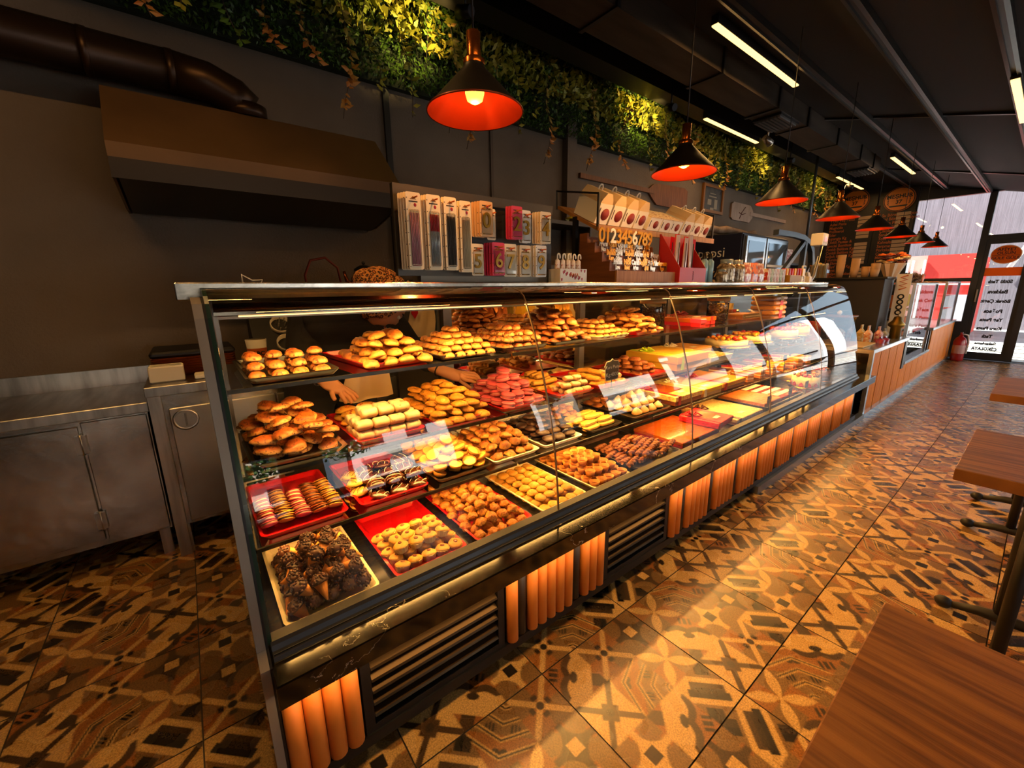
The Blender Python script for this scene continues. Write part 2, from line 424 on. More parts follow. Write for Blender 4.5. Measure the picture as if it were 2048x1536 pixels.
M_orn = mat('orange_print', '#d9660f', .5); M_vin = vinyl('orange_vinyl', '#f08018'); M_blk = mat('black_lettering', '#0d0b0a', .6); M_crm = mat('cream_lettering', '#f0c9a0', .6)
def disc(cx, cz, rx, rz, y0, y1, n=36): 
    return G().ext([(cx+rx*math.cos(2*PI*i/n), cz+rz*math.sin(2*PI*i/n)) for i in range(n)], 'y', y0, y1)
wob('sticker_rim', disc(-.555, 1.69, .165, .145, YE+.030, YE+.034), vinyl('pale_rim', '#f3d9b8'), dr)
wob('round_sticker', disc(-.555, 1.69, .156, .136, YE+.027, YE+.031), M_vin, dr)
for s, z, h in (('AFİYET', 1.765, .06), ('OLSUN', 1.71, .06), ('GÜLE GÜLE', 1.635, .058)):
    text(s, h, M_blk, facing('-y', (-.555, YE+.0265, z)), dr, bold=.001)
wob('sticker_line', G().box((-.70, YE+.0262, 1.672), (-.41, YE+.0268, 1.677)), M_blk, dr)
wob('orange_band', G().box((-.74, YE+.028, 1.36), (-.35, YE+.034, 1.49)), M_vin, dr)
for s, z, h in (('Sütlü Tatlı', 1.27, .07), ('Baklava', 1.11, .08), ('Börek Çeşit', .96, .07), ('Poğaça', .80, .075), ('Yaş Pasta', .66, .07), ('Kuru Pasta', .52, .07), ('Tatlı', .39, .07), ('Şekerleme', .27, .06), ('ÇİKOLATA', .18, .062)):
    text(s, h, M_blk, facing('-y', (-.545, YE+.030, z)), dr, mirror=True, bold=.004, sx=.9)
# street side (X = 1.9): parapet and open window bays
n0 = n
struct('wall_right', G().box((1.9, -2.7, 0), (2.0, 10.45, .5)).box((1.9, -2.7, 1.5), (2.0, 6.3, 2.06)).box((1.9, 6.3, 1.86), (2.0, 10.45, 2.06)), M_frame)  # unseen far head raised to let more sky light onto the floor
for ya, yb in ((-2.65, -1.02), (-.70, .08), (.42, .77), (2.1, 3.25), (4.12, 4.58), (6.0, 6.3), (8.4, 8.5), (10.25, 10.4)):  # unseen narrow bay between the first pillars added for sheen on the steel cabinets
    struct('trim_%d' % n, G().box((1.9, ya, .5), (2.0, yb, 1.5 if ya < 6.2 else 1.86)), M_frame); n += 1

# ------------------------------------------------------------------ outdoors
M_pave = mat('grey_paving', '#a3a09a', .8, 0, '#77746f', 3.)
struct('ground', G().box((-6, 10.46, -.12), (2.0, 26, -.03)).box((2.0, -14, -.14), (30, 30, -.05)), mat('asphalt', '#8a8a8c', .8, 0, '#78787a', 2.))
gp = thing('paved_terrace', 'grey and white striped paving outside the glass door', 'paving', (0, 11, -.03))
for k in range(9):
    wob('paver_row', G().box((-2.6, 10.6+k*.34, -.03), (2.0, 10.6+k*.34+.17, -.012)), mat('pale_paver', '#c9c8c6', .8) if k % 2 else M_pave, gp)
M_fac = mat('cream_facade', '#eee6d8', .8, 0, '#dccfb9', .6); M_facw = mat('white_facade', '#f2f1ee', .8); M_pane = mat('dark_pane', '#2c343c', .15)
def building(name, label, x, y0, y1, h, mt, band, floors, nw):
    t = thing(name, label, 'building', (x, (y0+y1)/2, -.1))
    wob('wall', G().box((x, y0, -.1), (x+4, y1, h)), mt, t)
    wob('cornice', G().box((x-.25, y0, h), (x+4, y1, h+.3)), band, t)
    for f in range(floors):
        z = .6+f*2.9
        wob('balcony', G().box((x-.5, y0+.4, z+1.75), (x, y1-.4, z+2.0)), band, t)
        for k in range(nw):
            yy = y0+(k+.5)*(y1-y0)/nw
            p = wob('window', G().box((x-.06, yy-.6, z), (x, yy+.6, z+1.5)), M_facw, t)
            wob('pane', G().box((x-.09, yy-.5, z+.1), (x-.05, yy+.5, z+1.4)), M_pane, p)
building('cream_building', 'cream street building with red bands opposite the shop', 15, -9, 3, 7, M_fac, mat('red_band', '#a8372c', .6), 2, 5)
building('white_building', 'white street building with rows of windows opposite', 16, 4.5, 15, 9, M_facw, M_fac, 3, 5)
building('low_building', 'low pale building at the end of the street', 14, 16.5, 26, 5, M_fac, M_facw, 1, 4)
# white delivery van parked at the kerb
t = thing('delivery_van', 'white delivery van parked outside beyond the glass door', 'van', (3.9, 13.6, -.05), -PI/2)
prof = [(-2.3, .35), (2.4, .35), (2.55, .8), (2.4, 1.05), (1.7, 1.2), (1.05, 2.0), (.6, 2.15), (-2.2, 2.15), (-2.35, 1.9)]
g = G().ext([(p[0], p[1]) for p in prof], 'x', -.95, .95); ob('body', g, mat('van_white', '#f3f5f6', .25, coat=.5), t)
for s in (-1, 1):
    ob('side_window', G().ext([(.15, 1.3), (1.45, 1.3), (.95, 1.9), (.15, 1.9)], 'x', s*.94, s*.965), M_pane, t)
    ob('side_trim', G().box((s*.94, -2.2, .72), (s*.97, 2.3, .8)), M_black, t)
    for y in (-1.5, 1.55):
        wh = ob('wheel', G().lathe([(.1, -.1), (.34, -.1), (.36, 0), (.34, .1), (.1, .1)], 20, (s*.85, y, .36), 'x', cap=True), M_black, t)
        ob('hub_cap', G().lathe([(.02, -.01), (.19, 0), (.17, .02)], 14, (s*.96, y, .36), 'x', cap=True), M_grey, wh)
ob('windscreen', G().add([(-.85, 1.68, 1.24), (.85, 1.68, 1.24), (.8, 1.08, 1.98), (-.8, 1.08, 1.98)], [(0, 1, 2, 3)]).xf(Matrix.Translation((0, .03, .02))), M_pane, t)
# street trees
def leaf_cloud(n, rx, ry, rz, c, s, rnd, flat=False):
    g = G()
    for _ in range(n):
        d = Vector((rnd.gauss(0, 1), rnd.gauss(0, 1), rnd.gauss(0, 1))).normalized()*rnd.random()**.4
        p = Vector((c[0]+d.x*rx, c[1]+d.y*ry, c[2]+d.z*rz)); e = Euler((rnd.random()*6, rnd.random()*6, rnd.random()*6)).to_matrix()
        a = e @ Vector((s, 0, 0)); b = e @ Vector((0, s*.5, 0))
        g.add([p-a, p-b, p+a, p+b], [(0, 1, 2, 3)])
    return g
M_bark = mat('bark', '#4a3a2c', .9); M_tl = mat('tree_leaf', '#3f6a25', .6, rnd=.2)
for i, (x, y, h, lb) in enumerate(((7.5, .4, 2.6, 'slim young street tree nearest the shop front'), (8.5, 2.6, 3.0, 'broad green street tree between the two buildings'), (8, 9.0, 3.2, 'tall street tree at the corner near the parked van'))):
    t = thing('street_tree', lb, 'tree', (x, y, -.05), 0, 'trees along the street')
    ob('trunk', G().tube([(0, 0, 0), (.03, 0, h*.5), (0, .05, h)], [.08, .06, .03], 8), M_bark, t)
    tag(ob('foliage', leaf_cloud(900, .95, .95, .9, (0, 0, h), .1, random.Random(i)), M_tl, t), kind='stuff')
# beyond the end wall
t = thing('red_kiosk', 'red and grey clad kiosk standing outside beyond the end window', 'kiosk', (-1.5, 14, 0))
wob('body', G().box((-1.95, 14, -.03), (-1.16, 17, 1.9)), mat('red_cladding', '#c62a20', .6), t); wob('pale_bay', G().box((-3.4, 14.02, -.03), (-1.95, 17, 1.9)), mat('pinkish_wall', '#c08a80', .7), t)
wob('grey_panel', G().box((-1.55, 13.96, -.03), (-1.17, 13.99, 1.0)), mat('grey_panel', '#9a98a0', .6), t)
wob('doorway', G().box((-2.62, 13.96, -.03), (-2.25, 13.99, 1.75)), mat('pale_blue_door', '#b9c6c8', .5), t)
wob('door_frame', G().box((-2.2, 13.95, -.03), (-2.16, 13.99, 1.8)).box((-2.0, 13.95, -.03), (-1.96, 13.99, 1.8)), M_facw, t)
wob('white_line', G().box((-1.94, 13.97, 1.22), (-1.16, 14.0, 1.25)), M_facw, t)
t = thing('canopy_hall', 'grey corrugated hall wall with white diagonal braces outside', 'building', (-1, 18, -.03))
wob('wall', G().box((-7, 18, -.03), (1.2, 19, 7)), mat('corrugated_grey', '#77727c', .7, 0, '#605b63', 2., .3, 30, stretch=(20, 1, .6)), t)
for x0, z0, x1, z1 in ((-.9, 1.5, .5, 5.2), (.9, 1.2, .5, 5.2), (-4.6, 4.8, -3.0, 7)):
    wob('brace', G().tube([(x0, 17.9, z0), (x1, 17.9, z1)], .07, 4), M_facw, t)
# ------------------------------------------------------------------ the long display case
M_marble = mat('black_marble', '#0f0d0c', .12, 0, spec=.6)
nt = M_marble.node_tree; N = nt.nodes; L = nt.links
tc = N.new('ShaderNodeTexCoord'); n1 = N.new('ShaderNodeTexNoise'); n1.inputs['Scale'].default_value = 4.2; n1.inputs['Detail'].default_value = 7; n1.inputs['Roughness'].default_value = .6
L.new(tc.outputs['Object'], n1.inputs['Vector'])
sb = N.new('ShaderNodeMath'); sb.operation = 'SUBTRACT'; sb.inputs[1].default_value = .5; L.new(n1.outputs['Fac'], sb.inputs[0])
ab = N.new('ShaderNodeMath'); ab.operation = 'ABSOLUTE'; L.new(sb.outputs[0], ab.inputs[0])
n2 = N.new('ShaderNodeTexNoise'); n2.inputs['Scale'].default_value = 4; L.new(tc.outputs['Object'], n2.inputs['Vector'])
th = N.new('ShaderNodeMapRange'); th.inputs[1].default_value = .51; th.inputs[2].default_value = .62; th.inputs[3].default_value = 0; th.inputs[4].default_value = .0032; L.new(n2.outputs['Fac'], th.inputs[0])
ls = N.new('ShaderNodeMath'); ls.operation = 'LESS_THAN'; L.new(ab.outputs[0], ls.inputs[0]); L.new(th.outputs[0], ls.inputs[1])
mx = N.new('ShaderNodeMix'); mx.data_type = 'RGBA'; mx.inputs[6].default_value = (*lin('#0b0908'), 1); mx.inputs[7].default_value = (*lin('#a79a88'), 1)
L.new(ls.outputs[0], mx.inputs[0]); L.new(mx.outputs[2], N['Principled BSDF'].inputs['Base Color'])
Y0, Y1 = .04, 4.71
SEAM = [.04, .961, 1.886, 2.82, 3.755, 4.71]
PROF = [(-.97, .46), (-.978, .568), (-.988, .655), (-1.0, .73), (-1.013, .795), (-1.03, .86), (-1.047, .92), (-1.072, 1.0), (-1.098, 1.086), (-1.122, 1.14), (-1.146, 1.195), (-1.163, 1.226), (-1.187, 1.243), (-1.23, 1.256), (-1.29, 1.262)]
case = thing('display_case', 'long glass-fronted pastry display case with orange fluted base and steel top', 'display case', (-1.35, 2.4, 0))
M_gun = mat('gunmetal_rail', '#3b3b3e', .35, .6)
wob('base_body', G().box((-1.74, Y0-.01, .05), (-.955, Y1, .42)), M_dark, case)
wob('plinth', G().box((-1.7, Y0, 0), (-1.0, Y1, .05)), M_dark, case)
wob('marble_ledge', G().rbox((-1.08, Y0-.008, .366), (-.87, Y1+.22, .43), .003), M_marble, case)
wob('kick_rail', G().box((-.97, Y0, .05), (-.925, Y1, .085)), M_black, case)
fl = G().lathe([(.0215, 0), (.0215, .276)], 14, cap=True)
flm = fl.mesh('flute', M_flute); flk = fl.mesh('dark_flute', mat('bronze_flute', '#2b211a', .45))
def flutes(y0, n, name='fluted_panel'):
    p = wob(name, G().box((-.957, y0, .085), (-.937, y0+n*.0435, .366)), M_dark, case)
    for k in range(n):
        Lp = case.location
        ob('flute', flm, parent=p, loc=(-.934-Lp.x, y0+(k+.5)*.0435-Lp.y, .089-Lp.z))
    return p
def gap(y):
    q = wob('dark_batten', G().lathe([(.02, .09), (.02, .366)], 10, (-.942, y, 0), cap=True), mat('bronze_flute', '#2b211a', .45), case)
def vent(y0, y1):
    g = G().box((-.955, y0, .085), (-.93, y0+.025, .366)).box((-.955, y1-.025, .085), (-.93, y1, .366)).box((-.955, y0+.025, .085), (-.93, y1-.025, .105)).box((-.955, y0+.025, .345), (-.93, y1-.025, .366))
    p = wob('vent_grille', g, M_black, case)
    for k in range(6):
        z = .128+k*.038
        wob('slat', G().ext([(-.952, z+.012), (-.932, z-.003), (-.928, z+.001), (-.932, z+.006), (-.95, z+.018)], 'y', y0+.027, y1-.027), mat('bronze_slat', '#3a2a18', .3, .75), p)
flutes(.036, 4); vent(.215, .678); flutes(.69, 1); gap(.755); flutes(.778, 5); gap(1.02); flutes(1.043, 3); vent(1.18, 1.635)
flutes(1.65, 2); gap(1.758)
y = 1.78
while y < 4.45:
    flutes(y, 5); gap(y+.2475); y += .2775
wob('glass_rail', G().ext([(-.943, .43), (-.948, .438), (-.958, .447), (-.962, .459), (-.968, .466), (-1.0, .466), (-1.0, .43)], 'y', Y0, Y1), M_gun, case)
wob('rail_groove', G().box((-.9535, Y0+.002, .441), (-.951, Y1-.002, .4435)), M_black, case)
# left end frame
off = lambda d: [(x-d, z) for x, z in PROF]
g = G()
pp = [(-.93, .0), (-.93, .43)]+[(x+.01, z) for x, z in PROF[:12]]+[(-1.2, 1.24)]
qq = [(x-.06, z) for x, z in pp]
g.ext(pp+qq[::-1], 'y', .011, .029)
wob('corner_post', g, mat('post_grey', '#857c74', .45, .25), case)
g = G().ext(pp+[(x-.025, z) for x, z in pp][::-1], 'y', .0292, .0345); wob('rubber_seal', g, M_black, case)
def pane(ya, yb, name='front_glass'):
    a = PROF; loops = [[(x, ya, z) for x, z in a]+[(x-.005, ya, z-.001) for x, z in a[::-1]], [(x, yb, z) for x, z in a]+[(x-.005, yb, z-.001) for x, z in a[::-1]]]
    g = G(); n = len(a)
    g.add([(x, yy, z) for yy in (ya, yb) for x, z in a], [(i, i+1, n+i+1, n+i) for i in range(n-1)], 0, True)
    return wob(name, g, M_glass, case)
for i in range(5):
    pane(SEAM[i]+.002, SEAM[i+1]-.002)
for y in SEAM[1:5]:
    g = G(); a = PROF
    g.ext([(x+.001, z) for x, z in a]+[(x-.005, z-.001) for x, z in a[::-1]], 'y', y-.0022, y+.0022); wob('glass_seam', g, mat('seam', '#5d4a33', .3), case)
g = G().ext([(x+.001, z) for x, z in PROF]+[(x-.012, z-.002) for x, z in PROF[::-1]], 'y', .0347, .043); wob('green_glass_edge', g, M_gedge, case)
for yy in (.0445, Y1):
    P = PROF+[(-1.72, 1.23), (-1.72, .44)]
    g = G().add([(x, yy, z) for x, z in P], [tuple(range(len(P)))]); wob('end_glass', g, M_glass, case)
wob('glass_stud', G().lathe([(.0, 0), (.012, 0), (.012, .006), (.0, .006)], 14, (-1.30, .0455, 1.10), 'y'), M_white, case)
# steel top and lamp housing
wob('worktop', G().rbox((-1.76, -.015, 1.232), (-1.29, Y1+.01, 1.275), .003), M_steelw, case)
g = G().ext([(-1.44, 1.232), (-1.20, 1.236), (-1.19, 1.226), (-1.205, 1.218), (-1.20, 1.210), (-1.215, 1.204), (-1.215, 1.196), (-1.25, 1.192), (-1.30, 1.196), (-1.44, 1.19)], 'y', Y0+.01, Y1-.01); wob('lamp_housing', g, mat('dark_polished', '#4a453f', .16, .9), case)
for i in range(5):
    wob('led_strip', G().box((-1.232, SEAM[i]+.06, 1.1905), (-1.228, SEAM[i+1]-.05, 1.1935)), mat('case_led', '#fff0d0', .4, emit=(1, .58, .2), es=2.5), case)
    ym, ly = (SEAM[i]+SEAM[i+1])/2, SEAM[i+1]-SEAM[i]-.1
    area('case_light', case, (-1.225, ym, 1.186), .02, ly, 12, LED, (.3, 0, -1))
    area('rear_light', case, (-1.62, ym, 1.184), .03, ly, .9, LED)
    for xs, zs, pw in ((-1.262, .995, 4.5), (-1.287, .745, 4.5), (-1.23, .555, 2.2)):
        wob('shelf_led_strip', G().box((xs-.004, SEAM[i]+.05, zs+.001), (xs+.004, SEAM[i+1]-.05, zs+.004)), MATS['case_led'], case)
        area('shelf_light', case, (xs, ym, zs), .012, ly, pw, LED, (-.35, 0, -1))
    wob('rear_led_strip', G().box((-1.628, SEAM[i]+.06, 1.187), (-1.612, SEAM[i+1]-.05, 1.191)), MATS['case_led'], case)
    area('base_light', case, (-.882, (SEAM[i]+SEAM[i+1])/2, .362), .015, SEAM[i+1]-SEAM[i]-.02, 1.0, (1, .56, .17))
    wob('base_led_strip', G().box((-.886, SEAM[i]+.01, .3635), (-.878, SEAM[i+1]-.01, .366)), MATS['case_led'], case)
# deck and shelves
wob('deck', G().box((-1.74, Y0, .42), (-1.0, Y1, .436)), mat('black_deck', '#12100e', .22), case)
M_shelf = glassmat('shelf_glass', (.86, .9, .86), 1.5)
for x0, z in ((-1.215, .568), (-1.27, .758), (-1.245, 1.008)):
    for i in range(5):
        if i == 4 and z > .9: continue
        g = G().quad((x0, SEAM[i]+.01, z), (x0, SEAM[i+1]-.004, z), (-1.71, SEAM[i+1]-.004, z), (-1.71, SEAM[i]+.01, z)); wob('glass_shelf', g, M_shelf, case)
        wob('shelf_rail', G().box((x0, SEAM[i]+.008, z-.010), (x0+.008, SEAM[i+1]-.003, z+.001)), mat('shelf_edge', '#2b2a24', .25, .4), case)
    for y in SEAM[:5]:
        wob('shelf_bracket', G().box((x0-.02, y+.006, z-.02), (-1.72, y+.014, z-.006)), M_gun, case)
# rear frame
for y in SEAM:
    yy = min(max(y, .06), 4.69); wob('rear_post', G().box((-1.765, yy-.022, .436), (-1.725, yy+.022, 1.232)), M_grey, case)
wob('rear_sill', G().box((-1.76, Y0, .436), (-1.73, Y1, .49)), M_grey, case)
wob('rear_head', G().box((-1.765, Y0, 1.16), (-1.73, Y1, 1.2)), M_grey, case)
M_mirror = mat('mirror', '#d8d4cc', .02, 1)
wob('sliding_door', G().box((-1.752, .985, .49), (-1.745, 1.865, 1.16)), M_mirror, case)
for i in (2, 3, 4):
    wob('sliding_door', G().box((-1.752, SEAM[i]+.024, .49), (-1.745, SEAM[i+1]-.024, 1.16)), mat('smoked_door', '#2c241d', .12, .3), case)

# ------------------------------------------------------------------ far service counter
cnt = thing('service_counter', 'long far counter clad in vertical orange boards with pale metal edging', 'counter', (-1.2, 7.6, 0))
YC = 4.96
M_alu = mat('pale_aluminium', '#cfd3d8', .25, .9)
wob('carcass', G().box((-1.75, YC, .05), (-.95, 6.5, .62)).box((-1.75, 6.5, .05), (-.95, 8.1, .33)).box((-1.75, 8.1, .05), (-.95, 10.2, .62)), M_dark, cnt)
wob('marble_side', G().box((-1.75, YC-.02, .03), (-.95, YC, .62)), M_marble, cnt)
wob('skirting', G().box((-.955, YC-.02, 0), (-.905, 10.2, .05)), M_alu, cnt); wob('skirting', G().box((-.955, 2.6, 0), (-.905, YC-.022, .05)), mat('grey_skirting', '#8a8a8c', .3, .8), case)
wob('counter_top', G().rbox((-1.75, YC-.02, .62), (-.92, 6.52, .66), .004), M_alu, cnt)
wob('counter_top', G().rbox((-1.75, 8.08, .62), (-.92, 10.25, .66), .004), M_alu, cnt)
wob('lower_sill', G().rbox((-1.75, 6.52, .33), (-.92, 8.08, .365), .004), M_alu, cnt)
wob('edge_trim', G().box((-.95, YC-.022, .05), (-.918, YC+.03, .655)), M_alu, cnt)
pts = [(-.018, -.160)]
for k in range(7):
    for a in range(5): pts.append((-.006+.006*math.sin(PI*a/4), -.160+.0457*(k+a/4.4)))
pts.append((-.018, .160))
sl = G().ext(pts, 'z', 0, 1).mesh('board', M_orange)
y = YC+.21
while y < 10.2:
    h = (.33 if 6.3 < y < 8.25 else .62)-.05
    o = ob('fluted_board', sl, parent=cnt, loc=(-.933-cnt.location.x, y-cnt.location.y, .05)); o.scale = (1, 1, h); y += .352
wob('black_column', G().box((-.955, 6.38, .3), (-.925, 6.5, .64)), M_dark, cnt)
# black cabinet behind the counter top
t = thing('machine_cabinet', 'tall matt black cabinet on the far counter below the menu boards', 'cabinet', (-1.5, 5.5, .661))
wob('body', G().rbox((-1.74, 5.92, .661), (-1.12, 6.35, 1.31), .006), mat('matt_black', '#171518', .6), t)
wob('top_rim', G().box((-1.75, 5.9, 1.31), (-1.10, 6.36, 1.33)), M_black, t)
bn = thing('roll_up_banner', 'narrow white banner with black print on the cabinet edge', 'banner', (-1.02, 6.1, .66))
wob('sheet', G().box((-1.095, 6.30, .665), (-.97, 6.306, 1.36)), M_white, bn)
wob('orange_scribble', G().tube([(-1.032+(.03 if k % 2 else -.03), 6.297, 1.19+.022*k) for k in range(8)], .007, 5), M_orn, bn)
for k in range(4): wob('printed_ring', G().lathe([(.016, 0), (.03, 0), (.03, .003), (.016, .003)], 14, (-1.032, 6.296, .94+k*.058), 'y'), M_blk, bn)
wob('black_bar', G().box((-1.05, 6.296, .76), (-1.01, 6.299, .86)), M_blk, bn)
wob('foot', G().box((-1.097, 6.26, .661), (-.965, 6.34, .67)), M_alu, bn)
# far glass vitrines
def vitrine(label, ya, yb, z0, z1, x1=-.96):
    t = thing('glass_vitrine', label, 'vitrine', (-1.3, (ya+yb)/2, z0), 0, 'glass vitrines on the far counter')
    for x in (x1-.03, -1.6):
        for y in (ya, yb-.03): wob('post', G().box((x, y, z0), (x+.03, y+.03, z1)), M_alu if x > -1.5 else M_black, t)
    wob('top', G().rbox((-1.6, ya, z1), (x1, yb, z1+.02), .003), M_alu, t)
    wob('front_pane', G().quad((x1-.01, ya+.03, z0), (x1-.01, yb-.03, z0), (x1-.01, yb-.03, z1), (x1-.01, ya+.03, z1)), M_glass, t)
    wob('side_pane', G().quad((x1-.03, ya+.01, z0), (-1.57, ya+.01, z0), (-1.57, ya+.01, z1), (x1-.03, ya+.01, z1)), M_glass, t)
    for k in range(2):
        z = z0+(z1-z0)*(k+1)/3; wob('shelf', G().quad((x1-.04, ya+.03, z), (x1-.04, yb-.03, z), (-1.58, yb-.03, z), (-1.58, ya+.03, z)), M_shelf, t)
    return t
vitrine('tall glass vitrine standing low in the counter gap', 6.56, 8.05, .366, 1.24)
vitrine('glass vitrine nearest the end wall on the far counter', 8.85, 10.2, .661, 1.26)
M_pk = [mat('yellow_pack', '#eab71c', .5), mat('orange_pack', '#e2701a', .5), mat('cream_pack', '#e9dcc0', .6), mat('dark_pack', '#3a2c26', .5)]
rk = random.Random(5)
for z in (.67, .965):
    for k in range(5):
        y = 6.75+k*.25; mt = M_pk[(k+int(z*10)) % 4]
        t = ob('cookie_packet', G().rbox((-.06, -.05, 0), (.06, .05, .12+.04*rk.random()), .01), mt, label='small %s packet on a far vitrine shelf' % mt.name.split('_')[0], cat='packet', group='packets in the far vitrine, %s' % mt.name.split('_')[0], loc=(-1.2, y, z))
t = ob('display_crate', G().rbox((-1.35, 7.1, .366), (-1.05, 7.9, .6), .01), M_dark, label='black crate inside the low far vitrine', cat='crate')
# ------------------------------------------------------------------ trays
def tray_mesh(mt, w=.24, l=.395, h=.018):
    f = lambda i, z, r: rr(-l/2+i, -w/2+i, l/2-i, w/2-i, r, z)
    g = G().loft([f(.016, 0, .012), f(.001, h-.002, .018), f(0, h, .018), f(.008, h, .014), f(.010, h-.002, .013), f(.022, .004, .010)], 0)
    return g.mesh('tray', mt)
M_cream = mat('cream_melamine', '#e9d9b4', .35, coat=.2); M_whtray = mat('white_melamine', '#e8e4da', .35, coat=.2); M_bktray = mat('black_tin', '#17130f', .3, coat=.2)
TR = {'red': tray_mesh(M_red), 'black': tray_mesh(M_bktray), 'cream': tray_mesh(M_cream), 'white': tray_mesh(M_whtray), 'wide': tray_mesh(M_bktray, .36)}
AX, BX, CX, DX = -1.206, -1.425, -1.478, -1.452
AZ, BZ, CZ, DZ = .4365, .5705, .7605, 1.0105
def tray(kind, x, y, z, what, rot=0, tilt=0):
    c = 'black' if kind == 'wide' else kind
    ob('serving_tray', TR[kind], label=f'{c} tray holding {what}', cat='tray', group='pastry trays in the case', loc=(x, y, z), rot=(tilt, 0, rot))

# ------------------------------------------------------------------ pastry shapes (each list holds a few variants of one kind)
R = random.Random(11)
def lump(rx, ry, h, seed, amp=.08, nu=14, nv=8, flat=.35, sq=0.):
    """a bun: rounded top, flatter bottom, uneven surface; sits on z=0"""
    q = random.Random(seed); ph = [(q.uniform(1, 4), q.uniform(0, 6), q.uniform(1, 4), q.uniform(0, 6)) for _ in range(4)]
    g = G(); loops = []
    for k in range(nv+1):
        th = PI*k/nv; l = []
        for i in range(nu):
            a = 2*PI*i/nu; s = math.sin(th)**(.75 if sq else .9); d = (s*math.cos(a), s*math.sin(a), -math.cos(th))
            w = 1+amp*sum(math.sin(p[0]*3*d[0]+p[1])*math.sin(p[2]*3*d[1]+p[3]+2*d[2]) for p in ph)*.6
            z = d[2]; z = z*flat if z < 0 else z
            l.append((rx*d[0]*w, ry*d[1]*w, (z+flat)*h/(1+flat)*(1+.3*(w-1))))
        loops.append(l)
    return g.loft(loops, 0, True, False)
def variants(fn, mats, n=3): return [fn(i).mesh('pastry', mats) for i in range(n)]
def relax(P, D, A, x, y, lim, z0, it=40):
    """push neighbouring pieces (ellipsoids of half sizes D, yaw A) apart until they only touch"""
    n = len(P)
    for _ in range(it):
        d = P[:, None]-P[None]; L_ = np.linalg.norm(d, axis=2)+np.eye(n)+1e-9; u = d/L_[:, :, None]
        def rad(D, A):
            c, s_ = np.cos(A)[:, None], np.sin(A)[:, None]
            a = u[:, :, 0]*c+u[:, :, 1]*s_; b = -u[:, :, 0]*s_+u[:, :, 1]*c
            return 1/np.sqrt((a/D[:, 0:1])**2+(b/D[:, 1:2])**2+(u[:, :, 2]/D[:, 2:3])**2)
        r_ = rad(D, A); pen = np.clip((r_+r_.T)*1.0-L_, 0, None); np.fill_diagonal(pen, 0)
        if pen.max() < 4e-4: break
        mv = (u*pen[:, :, None]).sum(1)*.32; mv[:, 2] = np.where(mv[:, 2] > 0, mv[:, 2]*1.2, mv[:, 2]*.5)
        P += mv
        m = np.maximum(D[:, 0], D[:, 1])*.85
        P[:, 0] = np.clip(P[:, 0], lim[0]+m, lim[1]-m); P[:, 1] = np.clip(P[:, 1], lim[2]+m, lim[3]-m); P[:, 2] = np.maximum(P[:, 2], z0+D[:, 2])
    return P
def pile(protos, label, cat, group, x, y, z, layers, dx, dy, dz, jit=.12, rot=None, rj=.5, name=None, tilt=.12, shift=(0, 0), seed=0, half=None, efn=None, lim=None, tray_=None):
    q = random.Random(seed or len(label)*7+int(y*100)); out = []; rec = []
    for k, (nx, ny) in enumerate(layers):
        for i in range(nx):
            for j in range(ny):
                px = x+(i-(nx-1)/2)*dx+shift[0]*k+q.uniform(-jit, jit)*dx; py = y+(j-(ny-1)/2)*dy+shift[1]*k+q.uniform(-jit, jit)*dy
                e = efn(q) if efn else (q.uniform(-tilt, tilt), q.uniform(-tilt, tilt), (rot or 0)+q.uniform(-rj, rj))
                p = q.choice(protos)
                if half: hd = half
                else:
                    co = np.array([v.co[:] for v in p.vertices]); hd = tuple((co.max(0)-co.min(0))/2)
                rec.append([p, e, (px, py, z+k*dz), hd])
    D = np.array([r[3] for r in rec]); P = np.array([r[2] for r in rec]); z0 = z+.0045
    P[:, 2] += .0045+D[:, 2]; A = np.array([r[1][2] for r in rec])
    D2 = D.copy(); T = np.array([math.hypot(r[1][0], r[1][1]) for r in rec]); D2[:, 2] = np.minimum(D2[:, 2]+T*np.maximum(D[:, 0], D[:, 1])*.45, np.maximum(D[:, 0], D[:, 1]))
    cx, cy = tray_ or (x, y)
    P = relax(P, D2, A, x, y, lim or (cx-.19, cx+.19, cy-.13, cy+.13), z0)
    for (p, e, _, hd), c in zip(rec, P):
        loc = (c[0], c[1], c[2]-(hd[2] if not efn else 0))
        if isinstance(p, bpy.types.Mesh): o = ob(name or cat, p, label=label, cat=cat.replace('_', ' '), group=group, loc=loc, rot=e)
        elif 'used' not in p: p['used'] = 1; o = p; o.location = loc; o.rotation_euler = e; tag(o, label, None, group)
        else: o = dup(p, loc, e, label, group)
        out.append(o)
    return out
B_gold = baked('golden_crust', '#dc9c44', '#a0561a', '#6a3209', .3, .85, 35)
B_brown = baked('brown_crust', '#c98236', '#84400f', '#522408', .15, .7, 35)
B_pale = baked('pale_bun', '#e0a556', '#b0621c', '#86430f', .35, .9, 30)
B_crack = baked('crackled_yellow', '#dc9a30', '#c6811f', '#7a430e', .2, .9, 60, dk=(.6, .66), bump=.8)
B_yellow = baked('yellow_cookie', '#e6b046', '#d4932c', '#a9691a', .3, .9, 70, .3, (.62, .7))
B_choc = baked('dark_cocoa', '#3a1f14', '#2a140c', '#170a06', .3, .8, 50, bump=.6)
B_pink = baked('pink_shell', '#d9646a', '#cf4f5c', '#b03a48', .3, .9, 30, .2, (.66, .74), .2)
B_walnut = baked('walnut_cookie', '#d9952f', '#b26a1c', '#82430f', .25, .8, 80, .4, (.54, .62), .9)
B_twist = baked('sesame_twist', '#b8702a', '#8c4a14', '#552608', .2, .8, 120, .5, (.5, .6), 1.)
B_short = baked('shortbread', '#edbf58', '#dfa640', None, .4, 1.1, 30, .2)
B_dust = baked('sugar_dusted', '#d8a35c', '#dcc39a', '#b87a34', .3, .8, 25, .5, (.62, .7), .4)
